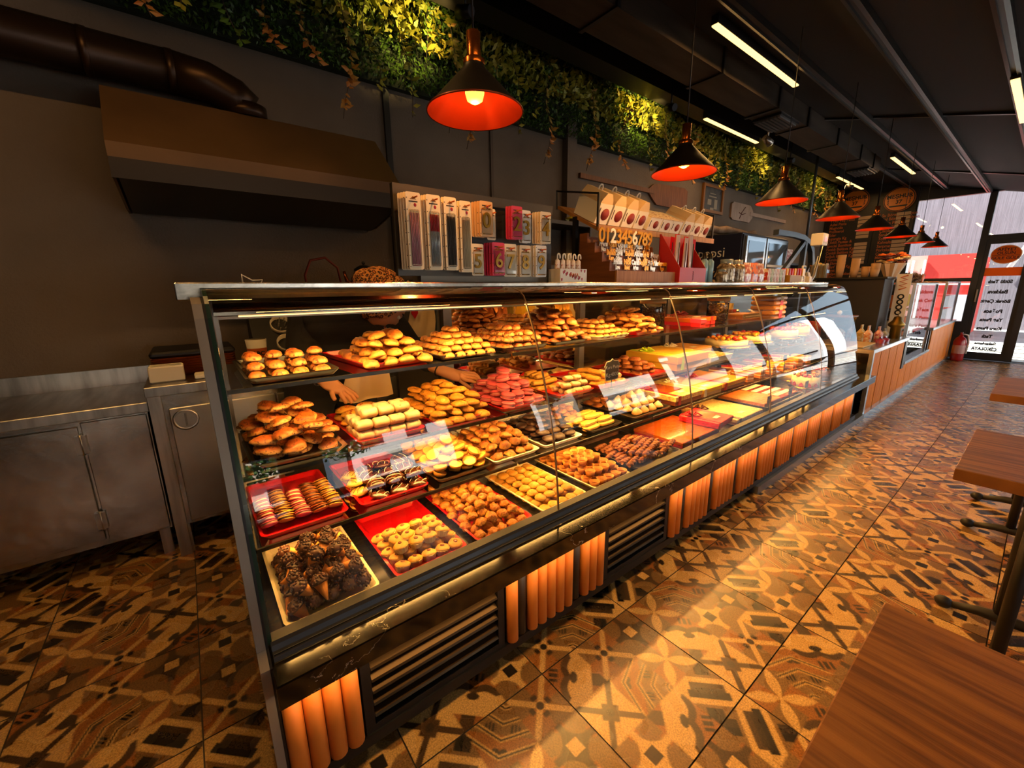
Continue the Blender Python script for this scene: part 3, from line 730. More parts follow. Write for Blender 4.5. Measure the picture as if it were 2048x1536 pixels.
B_sav = baked('sesame_bun', '#e0a95e', '#a65312', '#65290a', .3, .75, 45, .4, (.56, .62))
M_cream_f = mat('cream_filling', '#f0dcae', .5); M_chocg = mat('chocolate_glaze', '#4a2210', .22, coat=.4); M_crumb = mat('chocolate_crumb', '#2a140c', .5, 0, '#4d2814', 60.)
M_wafer = mat('wafer_cone', '#d58b35', .6, 0, '#b56a20', 40.); M_shell = mat('tart_shell', '#cf8836', .55, 0, '#b56c20', 30., rnd=.12); M_cust = mat('custard', '#f2b93f', .3, 0, '#e8a42e', 20., rnd=.1)
M_icew = mat('white_icing', '#f0e6d2', .4); M_jam = mat('caramel_fill', '#7a3a10', .25)

buns = variants(lambda i: lump(.0235, .022, .0245, i, .07), B_sav)
smallbun = variants(lambda i: lump(.0235, .0195, .0215, 20+i, .05), B_pale)
oval = variants(lambda i: lump(.036, .025, .026, 40+i, .12), B_gold)
ovalb = variants(lambda i: lump(.036, .026, .024, 60+i, .14), B_brown)
bigoval = variants(lambda i: lump(.039, .030, .024, 80+i, .12), B_sav)
crack = variants(lambda i: lump(.036, .024, .0235, 100+i, .06), B_crack)
round_y = variants(lambda i: lump(.0235, .0235, .020, 120+i, .05), B_yellow)
walnut = variants(lambda i: lump(.0205, .0195, .022, 140+i, .24), B_walnut)
cocoa = variants(lambda i: lump(.034, .030, .018, 160+i, .06), B_choc)
chest = variants(lambda i: lump(.026, .023, .028, 180+i, .2), B_gold)
def roll_g(i, l=.055, r=.022, sq=.8):
    g = G(); q = random.Random(i); P = []
    for k in range(9):
        t = k/8; rr_ = r*(1 if .1 < t < .9 else .72)*(1+q.uniform(-.05, .05)); P.append(((t-.5)*l*1.0, 0, r*sq, rr_))
    return g.tube([p[:3] for p in P], [p[3] for p in P], 12).xf(Matrix.Diagonal((1, 1, sq, 1)))
rolls = variants(lambda i: roll_g(i), B_dust); fingers = variants(lambda i: roll_g(i+9, .075, .016, .8), B_yellow); minirolls = variants(lambda i: roll_g(i+20, .05, .016), B_dust)
def macaron_g(i, rx=.030, ry=.023, h=.028):
    g = G(); a = lump(rx, ry, h*.42, i, .04); b = lump(rx, ry, h*.42, i+50, .04)
    g.join(a.xf(Matrix.Diagonal((1, 1, -1, 1)) @ Matrix.Translation((0, 0, -h*.42))))
    g.lathe([(rx*.86, h*.38), (rx*.9, h*.5), (rx*.86, h*.62)], 14, mi=1); 
    for k in range(len(g.v)-42, len(g.v)): x, y, z = g.v[k]; g.v[k] = (x, y*ry/rx, z)
    g.join(b, Matrix.Translation((0, 0, h*.58))); return g
def sandwich(mt, fill=M_cream_f, **k): return [macaron_g(i*3, **k).mesh('macaron', [mt, fill]) for i in range(3)]
pinkmac = sandwich(B_pink, mat('pink_filling', '#e08a86', .5), rx=.034, ry=.026, h=.032)
mac_p = sandwich(B_pink, rx=.031, ry=.0235, h=.0165); mac_y = sandwich(B_yellow, M_chocg, rx=.031, ry=.0235, h=.0165); mac_b = sandwich(B_brown, M_chocg, rx=.031, ry=.0235, h=.0165)
def drizzle(g, rx, ry, z, q, mi, n=4):
    for k in range(n):
        y = ry*(-.7+1.4*k/(n-1)); P = [(rx*.85*math.sqrt(max(0, 1-(y/ry)**2))*math.sin(t*PI/2), y+q.uniform(-.003, .003), z*(1-.35*t*t)) for t in (-1, -.5, 0, .5, 1)]
        g.tube(P, .0009, 4, mi)
    return g
choco = [drizzle(lump(.033, .033, .024, 200+i, .05), .033, .033, .0255, random.Random(i), 1, 3).mesh('cookie', [M_chocg, M_icew]) for i in range(3)]
vanil = [drizzle(lump(.030, .030, .024, 210+i, .05), .03, .03, .0255, random.Random(i+4), 1).mesh('cookie', [B_yellow, M_chocg]) for i in range(2)]
def pizza(i):
    g = lump(.042, .042, .022, 220+i, .06); q = random.Random(i)
    for k in range(16):
        a = q.random()*6.28; r = .03*math.sqrt(q.random()); g.ell((r*math.cos(a), r*math.sin(a), .021-.006*(r/.03)**2), (.006, .003, .003), 6, 4, 1)
    return g
pizzas = [pizza(i).mesh('pastry', [B_yellow, mat('topping', '#a02d14', .5)]) for i in range(3)]
def short_g(i):
    g = G(); n = 22; pts = []
    for k in range(n):
        a = 2*PI*k/n; w = 1+.06*(k % 2); pts.append((.055*math.copysign(abs(math.cos(a))**.7, math.cos(a))*w, .024*math.copysign(abs(math.sin(a))**.7, math.sin(a))*w))
    return g.loft([[(x*.94, y*.9, 0) for x, y in pts], [(x, y, .006) for x, y in pts], [(x*.97, y*.95, .014) for x, y in pts], [(x*.7, y*.6, .018) for x, y in pts]], 0, False)
shorts = variants(short_g, B_short, 2)
def pinch(i):
    q = random.Random(i); g = G(); return g.lathe([(.012, 0), (.028, .004), (.030, .012), (.022, .024), (.011, .034), (.003, .041), (.0005, .042)], 12, cap=True).xf(Matrix.Rotation(q.uniform(-.2, .2), 4, 'X'))
pinches = variants(pinch, B_dust)
def twist_g(i):
    g = G(); q = random.Random(i)
    for s in (0, PI):
        P = [((t/14-.5)*.10, .006*math.cos(t*.9+s), .011+.005*math.sin(t*.9+s)) for t in range(15)]
        g.tube(P, [.006+.0035*math.sin(PI*t/14)*(1+.3*q.random()) for t in range(15)], 7)
    return g
twists = variants(twist_g, B_twist)
# things with parts
def cone_thing():
    t = thing('chocolate_cone', 'x', 'cone pastry')
    ob('wafer_cone', G().lathe([(.002, -.052), (.0195, .0), (.0185, .0), (.003, -.045)], 14, ax='x', cap=False), M_wafer, t)
    q = random.Random(4); g = lump(.021, .021, .03, 3, .12).xf(Matrix.Rotation(PI/2, 4, 'Y') @ Matrix.Translation((0, 0, -.01)))
    for k in range(46):
        d = Vector((abs(q.gauss(0, 1)), q.gauss(0, 1), q.gauss(0, 1))).normalized(); p = Vector((d.x*.020, d.y*.021, d.z*.021)); s = q.uniform(.0025, .005)
        g.ell(p, (s, s*.8, s), 5, 4)
    ob('chocolate_tip', g, M_crumb, t); return t
def muffin_thing():
    t = thing('mini_muffin', 'x', 'muffin')
    n = 28; prof = [(.0165, 0), (.0225, .019), (.0215, .019)]
    g = G(); g.loft([[(r*(1+.05*(i % 2))*math.cos(2*PI*i/n), r*(1+.05*(i % 2))*math.sin(2*PI*i/n), z) for i in range(n)] for r, z in prof], 0, False)
    ob('paper_case', g, mat('paper_case', '#f0cf7a', .6, rnd=.06), t)
    tp = ob('cake_top', lump(.0225, .0225, .014, 5, .1).xf(Matrix.Translation((0, 0, .015))), B_yellow, t)
    ob('caramel_dot', G().ell((0, 0, .029), (.0075, .006, .0025), 8, 5), M_jam, tp); return t
def tart_thing(r=.0265, h=.017, fill=M_cust, name='custard_tart', cup=False):
    t = thing(name, 'x', 'tart'); n = 24
    pr = [(r*.72, 0), (r, h), (r*.9, h), (r*(.72 if cup else .86), h*(.35 if cup else .8))]
    g = G(); g.loft([[(a*(1+.02*(i % 2))*math.cos(2*PI*i/n), a*(1+.02*(i % 2))*math.sin(2*PI*i/n), z) for i in range(n)] for a, z in pr], 0, True, True)
    ob('pastry_shell', g, mat('golden_shell', '#d48f2c', .5, 0, '#bf7820', 30., rnd=.12) if not cup else M_shell, t)
    if cup: ob('filling', G().lathe([(0, h*.62), (r*.5, h*.6), (r*.84, h*.56)], 16), fill, t)
    else: ob('filling', G().lathe([(0, h*1.02), (r*.5, h*.98), (r*.88, h*.84)], 16), fill, t)
    return t
CONE = cone_thing(); MUF = muffin_thing(); TART = tart_thing(fill=mat('custard_face', '#f6c95c', .3, 0, '#f0b43c', 25., rnd=.12)); CUP = tart_thing(.022, .026, M_jam, 'tart_cup', True)

# ------------------------------------------------------------------ row A (front deck)
tray('cream', AX, .195, AZ, 'chocolate tipped wafer cones')
pile([CONE], 'wafer cone dipped in crumbly dark chocolate, heaped on the cream tray', 'cone pastry', 'chocolate cones on the cream tray', AX+.06, .195, AZ, [(6, 5), (5, 4), (3, 2)], .043, .042, .030, .15, half=(.025, .022, .023), efn=lambda q: (0, q.uniform(-1.0, -.1), q.uniform(0, 6.28)), lim=(AX-.10, AX+.178, .09, .30))
tray('red', AX, .48, AZ, 'mini muffins, its back half empty')
pile([MUF], tray_=(AX, .48), half=(.0225, .0225, .0155), label='yellow mini muffin in a paper case at the front of a red tray', cat='muffin', group='mini muffins on the red tray', x=AX+.075, y=.48, z=AZ, layers=[(5, 5), (3, 4)], dx=.043, dy=.044, dz=.022, jit=.1, rj=3, tilt=.25)
tray('red', AX, .755, AZ, 'heaped lumpy nut cookies')
pile(walnut, 'lumpy golden nut cookie heaped on the front red tray', 'nut_cookie', 'nut cookies on the front red tray', AX+.01, .755, AZ, [(9, 5), (7, 4), (4, 2)], .041, .041, .0175, .2, rj=3, tilt=.4)
tray('cream', AX, 1.04, AZ, 'flat rows of round yellow cookies')
pile(round_y, 'round pale yellow cookie laid in rows on a cream tray', 'butter_cookie', 'round yellow cookies on the cream tray', AX+.01, 1.04, AZ, [(8, 5), (6, 4)], .0465, .0465, .016, .05, rj=3, tilt=.06)
tray('cream', AX, 1.325, AZ, 'small brown filled tart cups')
pile([CUP], half=(.0222, .0222, .0135), label='small brown pastry cup with caramel filling stacked on a cream tray', cat='tart', group='tart cups on the cream tray', x=AX+.01, y=1.325, z=AZ, layers=[(8, 5), (6, 4), (3, 3)], dx=.045, dy=.045, dz=.0245, jit=.04, rj=3, tilt=.05)
tray('wide', AX, 1.68, AZ, 'dark seeded pastry twists')
pile(twists, 'dark brown seeded pastry twist lying on a wide black tray', 'twist', 'seeded twists on the black tray', AX+.05, 1.68, AZ, [(10, 3), (5, 2)], .028, .106, .016, .05, rot=PI/2+.2, rj=.06, lim=(AX-.19, AX+.19, 1.48, 1.88))
# ------------------------------------------------------------------ row B
tray('red', BX, .19, BZ, 'five rows of upright sandwich cookies')
for c, (pr, lb) in enumerate(((mac_p, 'pink sandwich cookie standing in the left row of the macaron tray'), (mac_y, 'yellow sandwich cookie standing in the second row of the macaron tray'), (mac_p, 'pink iced sandwich cookie standing in the middle row of the macaron tray'), (mac_b, 'brown sandwich cookie standing in the fourth row of the macaron tray'), (mac_y, 'pale striped sandwich cookie standing in the right row of the macaron tray'))):
    nn = (7, 8, 7, 8, 8)[c]
    for i in range(nn):
        ob('sandwich_cookie', R.choice(pr), label=lb, cat='sandwich cookie', group='sandwich cookies, row %d' % (c+1), loc=(BX+.150-i*.028, .098+c*.046+R.uniform(-.002, .002), BZ+.020), rot=(R.uniform(-.08, .08), -.62+R.uniform(-.06, .06), R.uniform(-.2, .2)))
tray('red', BX, .465, BZ, 'chocolate cookies with white drizzle')
pile(choco, 'chocolate glazed cookie with white icing drizzle on a red tray', 'cookie', 'drizzled chocolate cookies', BX+.065, .485, BZ, [(4, 3), (3, 3)], .062, .066, .024, .1, rj=3, tilt=.3, lim=(BX-.08, BX+.19, .385, .585))
pile(vanil, 'yellow cookie with thin chocolate stripes beside the drizzled chocolate ones', 'cookie', 'striped vanilla cookies', BX+.03, .375, BZ, [(3, 1), (2, 1)], .06, .05, .024, .05, rj=3, lim=(BX-.08, BX+.15, .345, .40))
tray('black', BX, .735, BZ, 'a mound of custard tarts')
pile([TART], half=(.0265, .0265, .0095), label='golden custard tart in a mound on a black tray', cat='tart', group='custard tarts on the black tray', x=BX+.015, y=.735, z=BZ, layers=[(6, 4), (6, 4), (5, 3), (4, 2), (2, 1)], dx=.053, dy=.053, dz=.018, jit=.15, rj=3, tilt=.45)
tray('cream', BX, .985, BZ, 'cracked chestnut coloured cookies')
pile(chest, 'cracked brown cookie heaped on a cream tray beside the custard tarts', 'brown_biscuit', 'cracked brown cookies', BX+.02, .985, BZ, [(6, 4), (5, 4), (4, 3), (2, 2)], .052, .047, .022, .15, rj=3, tilt=.4)
tray('white', BX, 1.25, BZ, 'dark chocolate cookies')
pile(cocoa, 'dark cocoa cookie stacked on a white tray', 'cocoa_biscuit', 'dark cocoa cookies on the white tray', BX+.02, 1.25, BZ, [(5, 3), (5, 3), (4, 3), (3, 2), (2, 2)], .062, .062, .0155, .12, rj=3)
tray('black', BX, 1.545, BZ, 'ridged yellow shortbread')
pile(shorts, 'ridged yellow shortbread finger stacked on a black tray', 'shortbread', 'shortbread on the black tray', BX+.07, 1.545, BZ, [(4, 2), (3, 2), (2, 1)], .054, .114, .0185, .03, rot=PI/2+.1, rj=.06, tilt=.02, lim=(BX-.05, BX+.19, 1.40, 1.69))
pile(chest, 'small brown bun behind the shortbread on the black tray', 'bun', 'buns behind the shortbread', BX-.11, 1.53, BZ, [(2, 3), (2, 2)], .055, .055, .022, lim=(BX-.19, BX-.06, 1.43, 1.66))
tray('wide', BX, 1.93, BZ, 'sugar dusted pinched cookies')
pile(pinches, 'pinched sugar dusted cookie with a peaked top on a black tray', 'cookie', 'peaked sugar cookies', BX+.05, 1.95, BZ, [(4, 4), (3, 3), (1, 2)], .062, .064, .030, .1, rj=3, tilt=.05, lim=(BX-.19, BX+.19, 1.755, 2.105))
pile(ovalb, 'brown oval cookie at the back of the peaked cookie tray', 'cookie', 'oval cookies behind the peaked ones', BX-.13, 1.86, BZ, [(2, 3), (1, 2)], .06, .06, .022, lim=(BX-.19, BX-.05, 1.755, 2.105))
# ------------------------------------------------------------------ row C
tray('black', CX, .205, CZ, 'a tall pile of seeded buns')
pile(bigoval, 'seeded flat bun in the tall pile on the left middle shelf', 'bun', 'seeded buns on the middle shelf', CX+.02, .205, CZ, [(4, 3), (4, 3), (4, 3), (4, 2), (3, 2), (2, 2)], .076, .064, .0215, .12, rj=1.2, tilt=.28)
tray('red', CX, .49, CZ, 'small pizzas and sausage rolls')
pile(pizzas, 'round mini pizza with red topping on the middle shelf', 'mini pizza', 'mini pizzas', CX-.1, .475, CZ, [(2, 2), (2, 2)], .083, .085, .024, .04, rj=3, tilt=.08, lim=(CX-.20, CX, .37, .61), name='mini_pizza')
pile(rolls, 'floury sausage roll stacked in front of the mini pizzas', 'roll', 'floury rolls', CX+.095, .495, CZ, [(3, 4), (3, 4), (2, 3)], .048, .057, .034, .02, rot=PI/2, rj=.06, tilt=.02, lim=(CX+.0, CX+.19, .37, .615))
tray('red', CX, .77, CZ, 'a pyramid of crackled yellow cookies')
pile(crack, 'crackled yellow oval cookie in the big pyramid on the middle shelf', 'crackled_biscuit', 'crackled cookie pyramid', CX+.03, .77, CZ, [(6, 4), (5, 4), (5, 3), (4, 3), (3, 2), (2, 1)], .056, .058, .0215, .1, rot=.6, rj=.6, tilt=.15)
tray('red', CX, 1.065, CZ, 'glossy pink macarons')
PM = pile(pinkmac, 'pink macaron heaped on a red tray on the middle shelf', 'macaron', 'pink macarons', CX+.03, 1.075, CZ, [(5, 4), (4, 3), (3, 3), (2, 2), (1, 1)], .068, .055, .028, .1, rot=.3, rj=.5, tilt=.2)
tray('red', CX, 1.385, CZ, 'yellow finger biscuits and pale rolls')
pile(fingers, 'long yellow finger biscuit on the red tray beside the pink macarons', 'biscuit', 'finger biscuits', CX-.06, 1.35, CZ, [(5, 2), (4, 2), (3, 1)], .042, .085, .026, .08, rot=PI/2, rj=.15, lim=(CX-.19, CX+.06, 1.26, 1.50))
pile(minirolls, 'pale cream filled mini roll in front of the finger biscuits', 'roll', 'pale mini rolls', CX+.12, 1.42, CZ, [(3, 3), (2, 3), (1, 2)], .04, .058, .027, .08, rot=PI/2, rj=.15, lim=(CX+.05, CX+.195, 1.28, 1.505))
tray('red', CX, 1.665, CZ, 'plump yellow rolls behind the price tag')
pile(fingers, 'plump yellow roll behind the slate price tag', 'roll', 'rolls behind the price tag', CX+.06, 1.62, CZ, [(4, 2), (3, 2), (2, 1)], .045, .08, .026, .1, rot=.4, rj=.4, lim=(CX-.1, CX+.19, 1.545, 1.72))
pile(minirolls, 'floury little roll at the right of the price tag', 'roll', 'floury rolls by the price tag', CX+.09, 1.745, CZ, [(4, 1), (3, 1)], .042, .055, .027, .08, rj=.2, lim=(CX-.05, CX+.19, 1.71, 1.79))
tray('red', CX, 2.03, CZ, 'flat brown oval biscuits')
pile(ovalb, 'flat brown oval biscuit piled beside the yellow gift box', 'biscuit', 'brown ovals by the gift box', CX+.0, 2.03, CZ, [(4, 3), (4, 3), (3, 2), (2, 1)], .066, .066, .022, .15, rj=.8)
# ------------------------------------------------------------------ row D (top glass shelf)
tray('black', DX, .215, DZ, 'short stacks of golden buns')
for s in range(4):
    pile(buns, 'browned bun in the short stacks on the left top-shelf tray', 'bun', 'buns on the left top shelf', DX+.085, .125+s*.056, DZ, [(4, 1), (3, 1), (2 if s % 2 == 0 else 1, 1)], .0475, .045, .0225, .04, rj=.4, tilt=.05, lim=(DX-.1, DX+.19, .10+s*.056, .152+s*.056))

tray('red', DX-.01, .51, DZ, 'a tall mound of streaked oval pastries', rot=.10)
pile(oval, 'streaked golden oval pastry in the tall mound on the red top-shelf tray', 'pastry', 'streaked oval mound', DX+.05, .525, DZ, [(5, 4), (4, 3), (3, 3), (2, 2)], .056, .058, .0225, .12, rj=1.2, tilt=.25)
tray('black', DX, .785, DZ, 'a pyramid of small smooth buns')
pile(smallbun, 'small smooth bun in the neat pyramid on the top shelf', 'bun', 'small bun pyramid', DX+.05, .79, DZ, [(7, 5), (6, 5), (5, 4), (3, 3), (2, 1)], .045, .0425, .0195, .07, rj=.4, tilt=.06)
tray('black', DX, 1.055, DZ, 'round seeded buns in twos and threes')
pile(buns, 'round seeded bun beside the small bun pyramid on the top shelf', 'bun', 'seeded buns on the top shelf', DX+.04, 1.055, DZ, [(6, 4), (6, 4), (5, 3), (3, 2)], .049, .05, .0225, .08, rj=.8)
tray('black', DX, 1.325, DZ, 'a tall heap of brown ovals')
pile(ovalb, 'brown oval pastry in the tall heap at the top-shelf mirror', 'pastry', 'brown oval heap', DX+.03, 1.32, DZ, [(5, 4), (5, 3), (4, 3), (4, 2), (3, 2), (2, 1)], .062, .055, .022, .12, rj=.8, tilt=.25)
tray('cream', DX, 1.605, DZ, 'rows of little brown buns')
pile(smallbun, 'little brown bun stacked on the cream top-shelf tray', 'bun', 'little buns on the cream tray', DX+.03, 1.61, DZ, [(7, 5), (6, 4), (5, 3), (3, 2)], .048, .045, .0205, .06, rj=.4, tilt=.06)
tray('red', DX, 1.90, DZ, 'a heap of golden ovals beside the nut jar')
pile(oval, 'golden oval pastry heaped on the red tray beside the nut jar', 'pastry', 'golden ovals by the jar', DX+.03, 1.90, DZ, [(5, 4), (5, 3), (4, 3), (3, 2), (2, 2)], .058, .056, .0225, .12, rj=.9, tilt=.3)
# ------------------------------------------------------------------ gift boxes, cakes and jars in the case
M_ybox = mat('yellow_card', '#e8b93a', .45, 0, '#dca52a', 8.); M_grn = mat('green_ribbon', '#b7cf10', .4); M_rrib = mat('red_ribbon', '#a8101c', .35); M_crib = mat('cream_ribbon', '#ecd9b0', .4)
M_obox = mat('orange_gloss', '#d8681a', .22, .3, coat=.4); M_brbox = mat('brown_card', '#6a3316', .5); M_pbox = mat('patterned_cream', '#e6c877', .5, 0, '#caa145', 60., ramp=(.5, .56)); M_hex = mat('honeycomb_print', '#e0c07c', .5, 0, '#c9a25a', 90., ramp=(.48, .52))
def bow(parent, p, mt, s=.03):
    g = G()
    for a in (.5, 2.6, 1.5, 4.2):
        d = Vector((math.cos(a), math.sin(a), 0))
        g.tube([p, p+d*s*.8+Vector((0, 0, s*.7)), p+d*s*1.6+Vector((0, 0, s*.25)), p+d*s*.8+Vector((0, 0, .001)), p], [.002, s*.22, s*.26, s*.18, .002], 6)
    g.ell(p+Vector((0, 0, s*.2)), (s*.3,)*3, 8, 6)
    wob('bow', g, mt, parent)
def giftbox(label, x0, y0, x1, y1, z, h, top, side, rib=None, ry=None, panel=None, rot=0, name='gift_box', tilt=0, logo=True):
    c = ((x0+x1)/2, (y0+y1)/2); t = thing(name, label, 'box', (*c, z))
    wob('base', G().rbox((x0+.004, y0+.004, z), (x1-.004, y1-.004, z+h*.6), .002), side, t)
    wob('lid', G().rbox((x0, y0, z+h*.45), (x1, y1, z+h), .003), [top], t)
    if panel: wob('panel', G().box((x0+(x1-x0)*.25, y0+(y1-y0)*.2, z+h), (x1-(x1-x0)*.25, y1-(y1-y0)*.22, z+h+.0015)), panel, t)
    if logo: wob('emblem', G().box((x1-.07, c[1]-.03, z+h+.0016), (x1-.045, c[1]+.03, z+h+.0026)), M_icew, t)
    if rib:
        yy = ry or (y0+(y1-y0)*.2)
        wob('ribbon', G().box((x0-.001, yy-.014, z+.002), (x1+.0015, yy+.014, z+h+.0018)), rib, t)
        bow(t, Vector((x0+(x1-x0)*.3, yy, z+h+.003)), rib)
    t.rotation_euler = (0, tilt, rot); return t
giftbox('glossy red and gold box lying open on the front deck', -1.33, 1.90, -1.03, 2.30, .437, .035, M_obox, M_redcard, logo=False, name='sweets_box')
giftbox('small red box with a red bow overlapping the gold one', -1.25, 2.22, -1.02, 2.44, .475, .035, M_redcard, M_redcard, M_rrib, 2.25, mat('orange_panel', '#d9601a', .3, .3), name='sweets_box', rot=.1)
giftbox('honeycomb patterned cream box on the front deck', -1.38, 2.48, -1.02, 2.84, .437, .04, M_hex, M_kraft, mat('brown_ribbon', '#4a2313', .4), 2.52)
giftbox('cream perforated gift box with red ribbon and orange window', -1.60, 2.16, -1.235, 2.46, .571, .055, M_pbox, M_brbox, M_rrib, 2.20, M_obox)
giftbox('yellow gift box with cream bow between the two gift boxes', -1.60, 2.47, -1.235, 2.72, .571, .05, M_ybox, M_kraft, M_crib, 2.50)
giftbox('plain golden orange gift box beside the cakes', -1.60, 2.73, -1.235, 3.06, .571, .05, mat('amber_card', '#d48a1e', .35), M_brbox, M_rrib, 2.77)
giftbox('big yellow gift box with lime green bow on the middle shelf', -1.66, 2.24, -1.29, 2.60, .761, .085, M_ybox, M_ybox, M_grn, 2.30)
giftbox('kraft gift box with cream bow behind the yellow box', -1.70, 2.66, -1.46, 2.98, .761, .07, mat('tan_card', '#c98a3c', .5), M_kraft, M_crib, 2.70)
giftbox('red and orange gift box leaning on the top shelf', -1.66, 2.46, -1.34, 2.76, 1.009, .05, M_obox, M_redcard, mat('maroon_ribbon', '#8c0f16', .4), 2.70)
giftbox('small pink box under the leaning red box', -1.34, 2.43, -1.27, 2.50, 1.009, .05, mat('pink_card', '#d8324e', .4), M_redcard, logo=False)
# cookie slab beside the yellow box
t = thing('biscuit_tin', 'open cream tin filled with crumbly biscuits on the middle shelf', 'tin', (-1.38, 2.77, .761))
wob('tin', G().loft([rr(-1.45, 2.63, -1.29, 2.92, .01, .761), rr(-1.46, 2.62, -1.28, 2.93, .012, .80), rr(-1.45, 2.63, -1.29, 2.92, .01, .80), rr(-1.44, 2.64, -1.30, 2.91, .01, .78)]), M_cream, t)
pile(round_y, 'crumbly yellow biscuit in the open cream tin', 'biscuit', 'biscuits in the cream tin', -1.37, 2.775, .776, [(3, 5)], .0465, .05, .018, .03, lim=(-1.445, -1.295, 2.635, 2.915))
# dessert slabs on the deck
t = thing('dessert_tray', 'long tray of brown sponge dessert with white stripes on the front deck', 'tray', (-1.2, 3.15, .437))
wob('tin', G().loft([rr(-1.38, 2.92, -1.03, 3.55, .01, .437), rr(-1.39, 2.91, -1.02, 3.56, .012, .47), rr(-1.38, 2.92, -1.03, 3.55, .01, .47), rr(-1.37, 2.93, -1.04, 3.54, .01, .44)]), M_bktray, t)
wob('sponge', G().rbox((-1.36, 2.94, .441), (-1.05, 3.22, .485), .004), baked('sponge', '#c47a22', '#b06414', '#8a4a10', .3, .9, 30, .3), t)
wob('glazed_half', G().rbox((-1.36, 3.23, .441), (-1.05, 3.53, .48), .004), mat('red_glaze', '#a2321a', .2, coat=.4), t)
for k in range(4): wob('cream_stripe', G().rbox((-1.34+k*.072, 3.25, .48), (-1.30+k*.072, 3.51, .4835), .002), M_icew, t)
for y in (2.92, 3.28, 3.6):
    t = thing('price_pick', 'small dark price pick standing in the dessert tray near the %s' % ('gift box' if y < 3 else 'sponge' if y < 3.4 else 'strawberry cake'), 'price tag', (-1.03, y, .436))
    wob('stem', G().cyl((-1.02, y, .437), (-1.02, y, .50), .002, 6), M_black, t); wob('card', G().box((-1.022, y-.03, .50), (-1.019, y+.03, .55)), M_dark, t)
def fruit_cake(label, x, y, z, r, h, side, fruit, seed, straw=False):
    t = thing('fruit_cake', label, 'cake', (x, y, z)); q = random.Random(seed)
    wob('board', G().lathe([(0, z), (r+.02, z), (r+.02, z+.004), (0, z+.004)], 24, (x, y, 0)), M_gold, t)
    wob('sponge', G().lathe([(0, z+.004), (r, z+.004), (r*1.01, z+h*.5), (r, z+h), (0, z+h)], 28, (x, y, 0)), side, t)
    for k in range(int(26*(r/.1)**2)):
        a = q.random()*6.28; d = r*.9*math.sqrt(q.random()); s = q.uniform(.011, .018)
        wob('fruit', G().ell((x+d*math.cos(a), y+d*math.sin(a), z+h+s*.6+q.random()*.008), (s, s, s*.85), 8, 6), q.choice(fruit), t)
    if straw:
        for k in range(12):
            a = 2*PI*k/12; wob('strawberry_slice', G().ext([(-.018, 0), (.018, 0), (.012, .022), (0, .034), (-.012, .022)], 'y', 0, .004).xf(Matrix.Translation((x, y, z+.012)) @ Matrix.Rotation(a, 4, 'Z') @ Matrix.Translation((0, -(r+.004), 0))), M_str, t)
M_str = mat('strawberry', '#c8261a', .25, coat=.3); M_or = mat('orange_fruit', '#e5871a', .3); M_dkf = mat('dark_fruit', '#4a1c16', .25); M_yel = mat('yellow_fruit', '#e9b52e', .3)
M_cakec = mat('cream_icing', '#eed9a8', .5); M_cakeb = mat('brown_icing', '#5a2c18', .3)
fruit_cake('round cake ringed with strawberry halves at the far front deck', -1.13, 3.95, .437, .10, .085, M_cakec, [M_str, M_or, M_dkf], 1, True)
fruit_cake('red fruit topped cake behind the strawberry ringed cake', -1.32, 4.15, .437, .10, .09, M_cakec, [M_str, M_str, M_dkf], 2)
fruit_cake('small layered cake with a dark band at the end of the front deck', -1.13, 4.30, .437, .07, .09, M_cakeb, [M_dkf, M_str], 3)
fruit_cake('wide fruit flan under the top shelf jars', -1.5, 3.28, .80, .15, .05, M_cakec, [M_or, M_yel, M_str], 4)
fruit_cake('fruit flan at the back of the middle shelf', -1.5, 3.70, .80, .15, .05, M_cakec, [M_or, M_str, M_yel], 5)
fruit_cake('heart red berry cake high on the far middle shelf', -1.42, 4.15, .80, .12, .07, M_cakec, [M_str], 6)
fruit_cake('orange fruit cake at the far end of the middle shelf', -1.42, 4.5, .80, .10, .08, M_yel, [M_or, M_str, M_dkf], 7)
for y, lb in ((3.28, 'the jars'), (3.70, 'the back'), (4.15, 'the berry cake'), (4.5, 'the far end')):
    ob('cake_stand', G().lathe([(.06, 0), (.06, .004), (.012, .008), (.012, .03), (.09, .038), (.0, .0385)], 20), M_steel, label='low steel cake stand under the cake near %s' % lb, cat='cake stand', loc=(-1.5 if y < 4 else -1.42, y, .7605))
def slice_(label, x, y, z, rot, top, seed):
    t = thing('cake_slice', label, 'cake slice', (x, y, z), rot, 'cake slices on the lower shelf')
    P = [(-.07, -.035), (.07, -.03), (.07, .03), (-.07, .035)]
    for k, (mt, h0, h1) in enumerate(((MATS['sponge'], 0, .018), (M_cakec, .018, .026), (MATS['sponge'], .026, .044), (M_cakec, .044, .052), (top, .052, .064))):
        ob(('bottom_layer', 'cream_layer', 'middle_layer', 'upper_cream', 'topping')[k], G().ext([(a*(1-.02*(k % 2)), b) for a, b in P], 'z', h0, h1), mt, t)
cols = ((M_or, 'orange'), (M_cakeb, 'chocolate'), (M_yel, 'yellow'), (M_str, 'red'))
for k in range(14):
    m_, nm = cols[k % 4]; r_, c_ = k % 2, k//2
    slice_('%s topped layered cake slice, %s in the %s slice row' % (nm, ('first', 'second', 'third', 'fourth', 'fifth', 'sixth', 'seventh')[c_], ('front', 'back')[r_]), -1.31-r_*.17, 3.18+c_*.195, .5705, .15*((k*3) % 5-2), m_, k)
for y, lb in ((3.35, 'leftmost'), (3.75, 'middle'), (4.2, 'rightmost')):
    t = thing('price_pick', '%s dark price pick before the cake slices on the lower shelf' % lb, 'price tag', (-1.235, y, .571))
    wob('stem', G().cyl((-1.235, y, .571), (-1.235, y, .66), .002, 6), M_black, t); wob('card', G().box((-1.237, y-.035, .66), (-1.234, y+.035, .71)), M_dark, t)
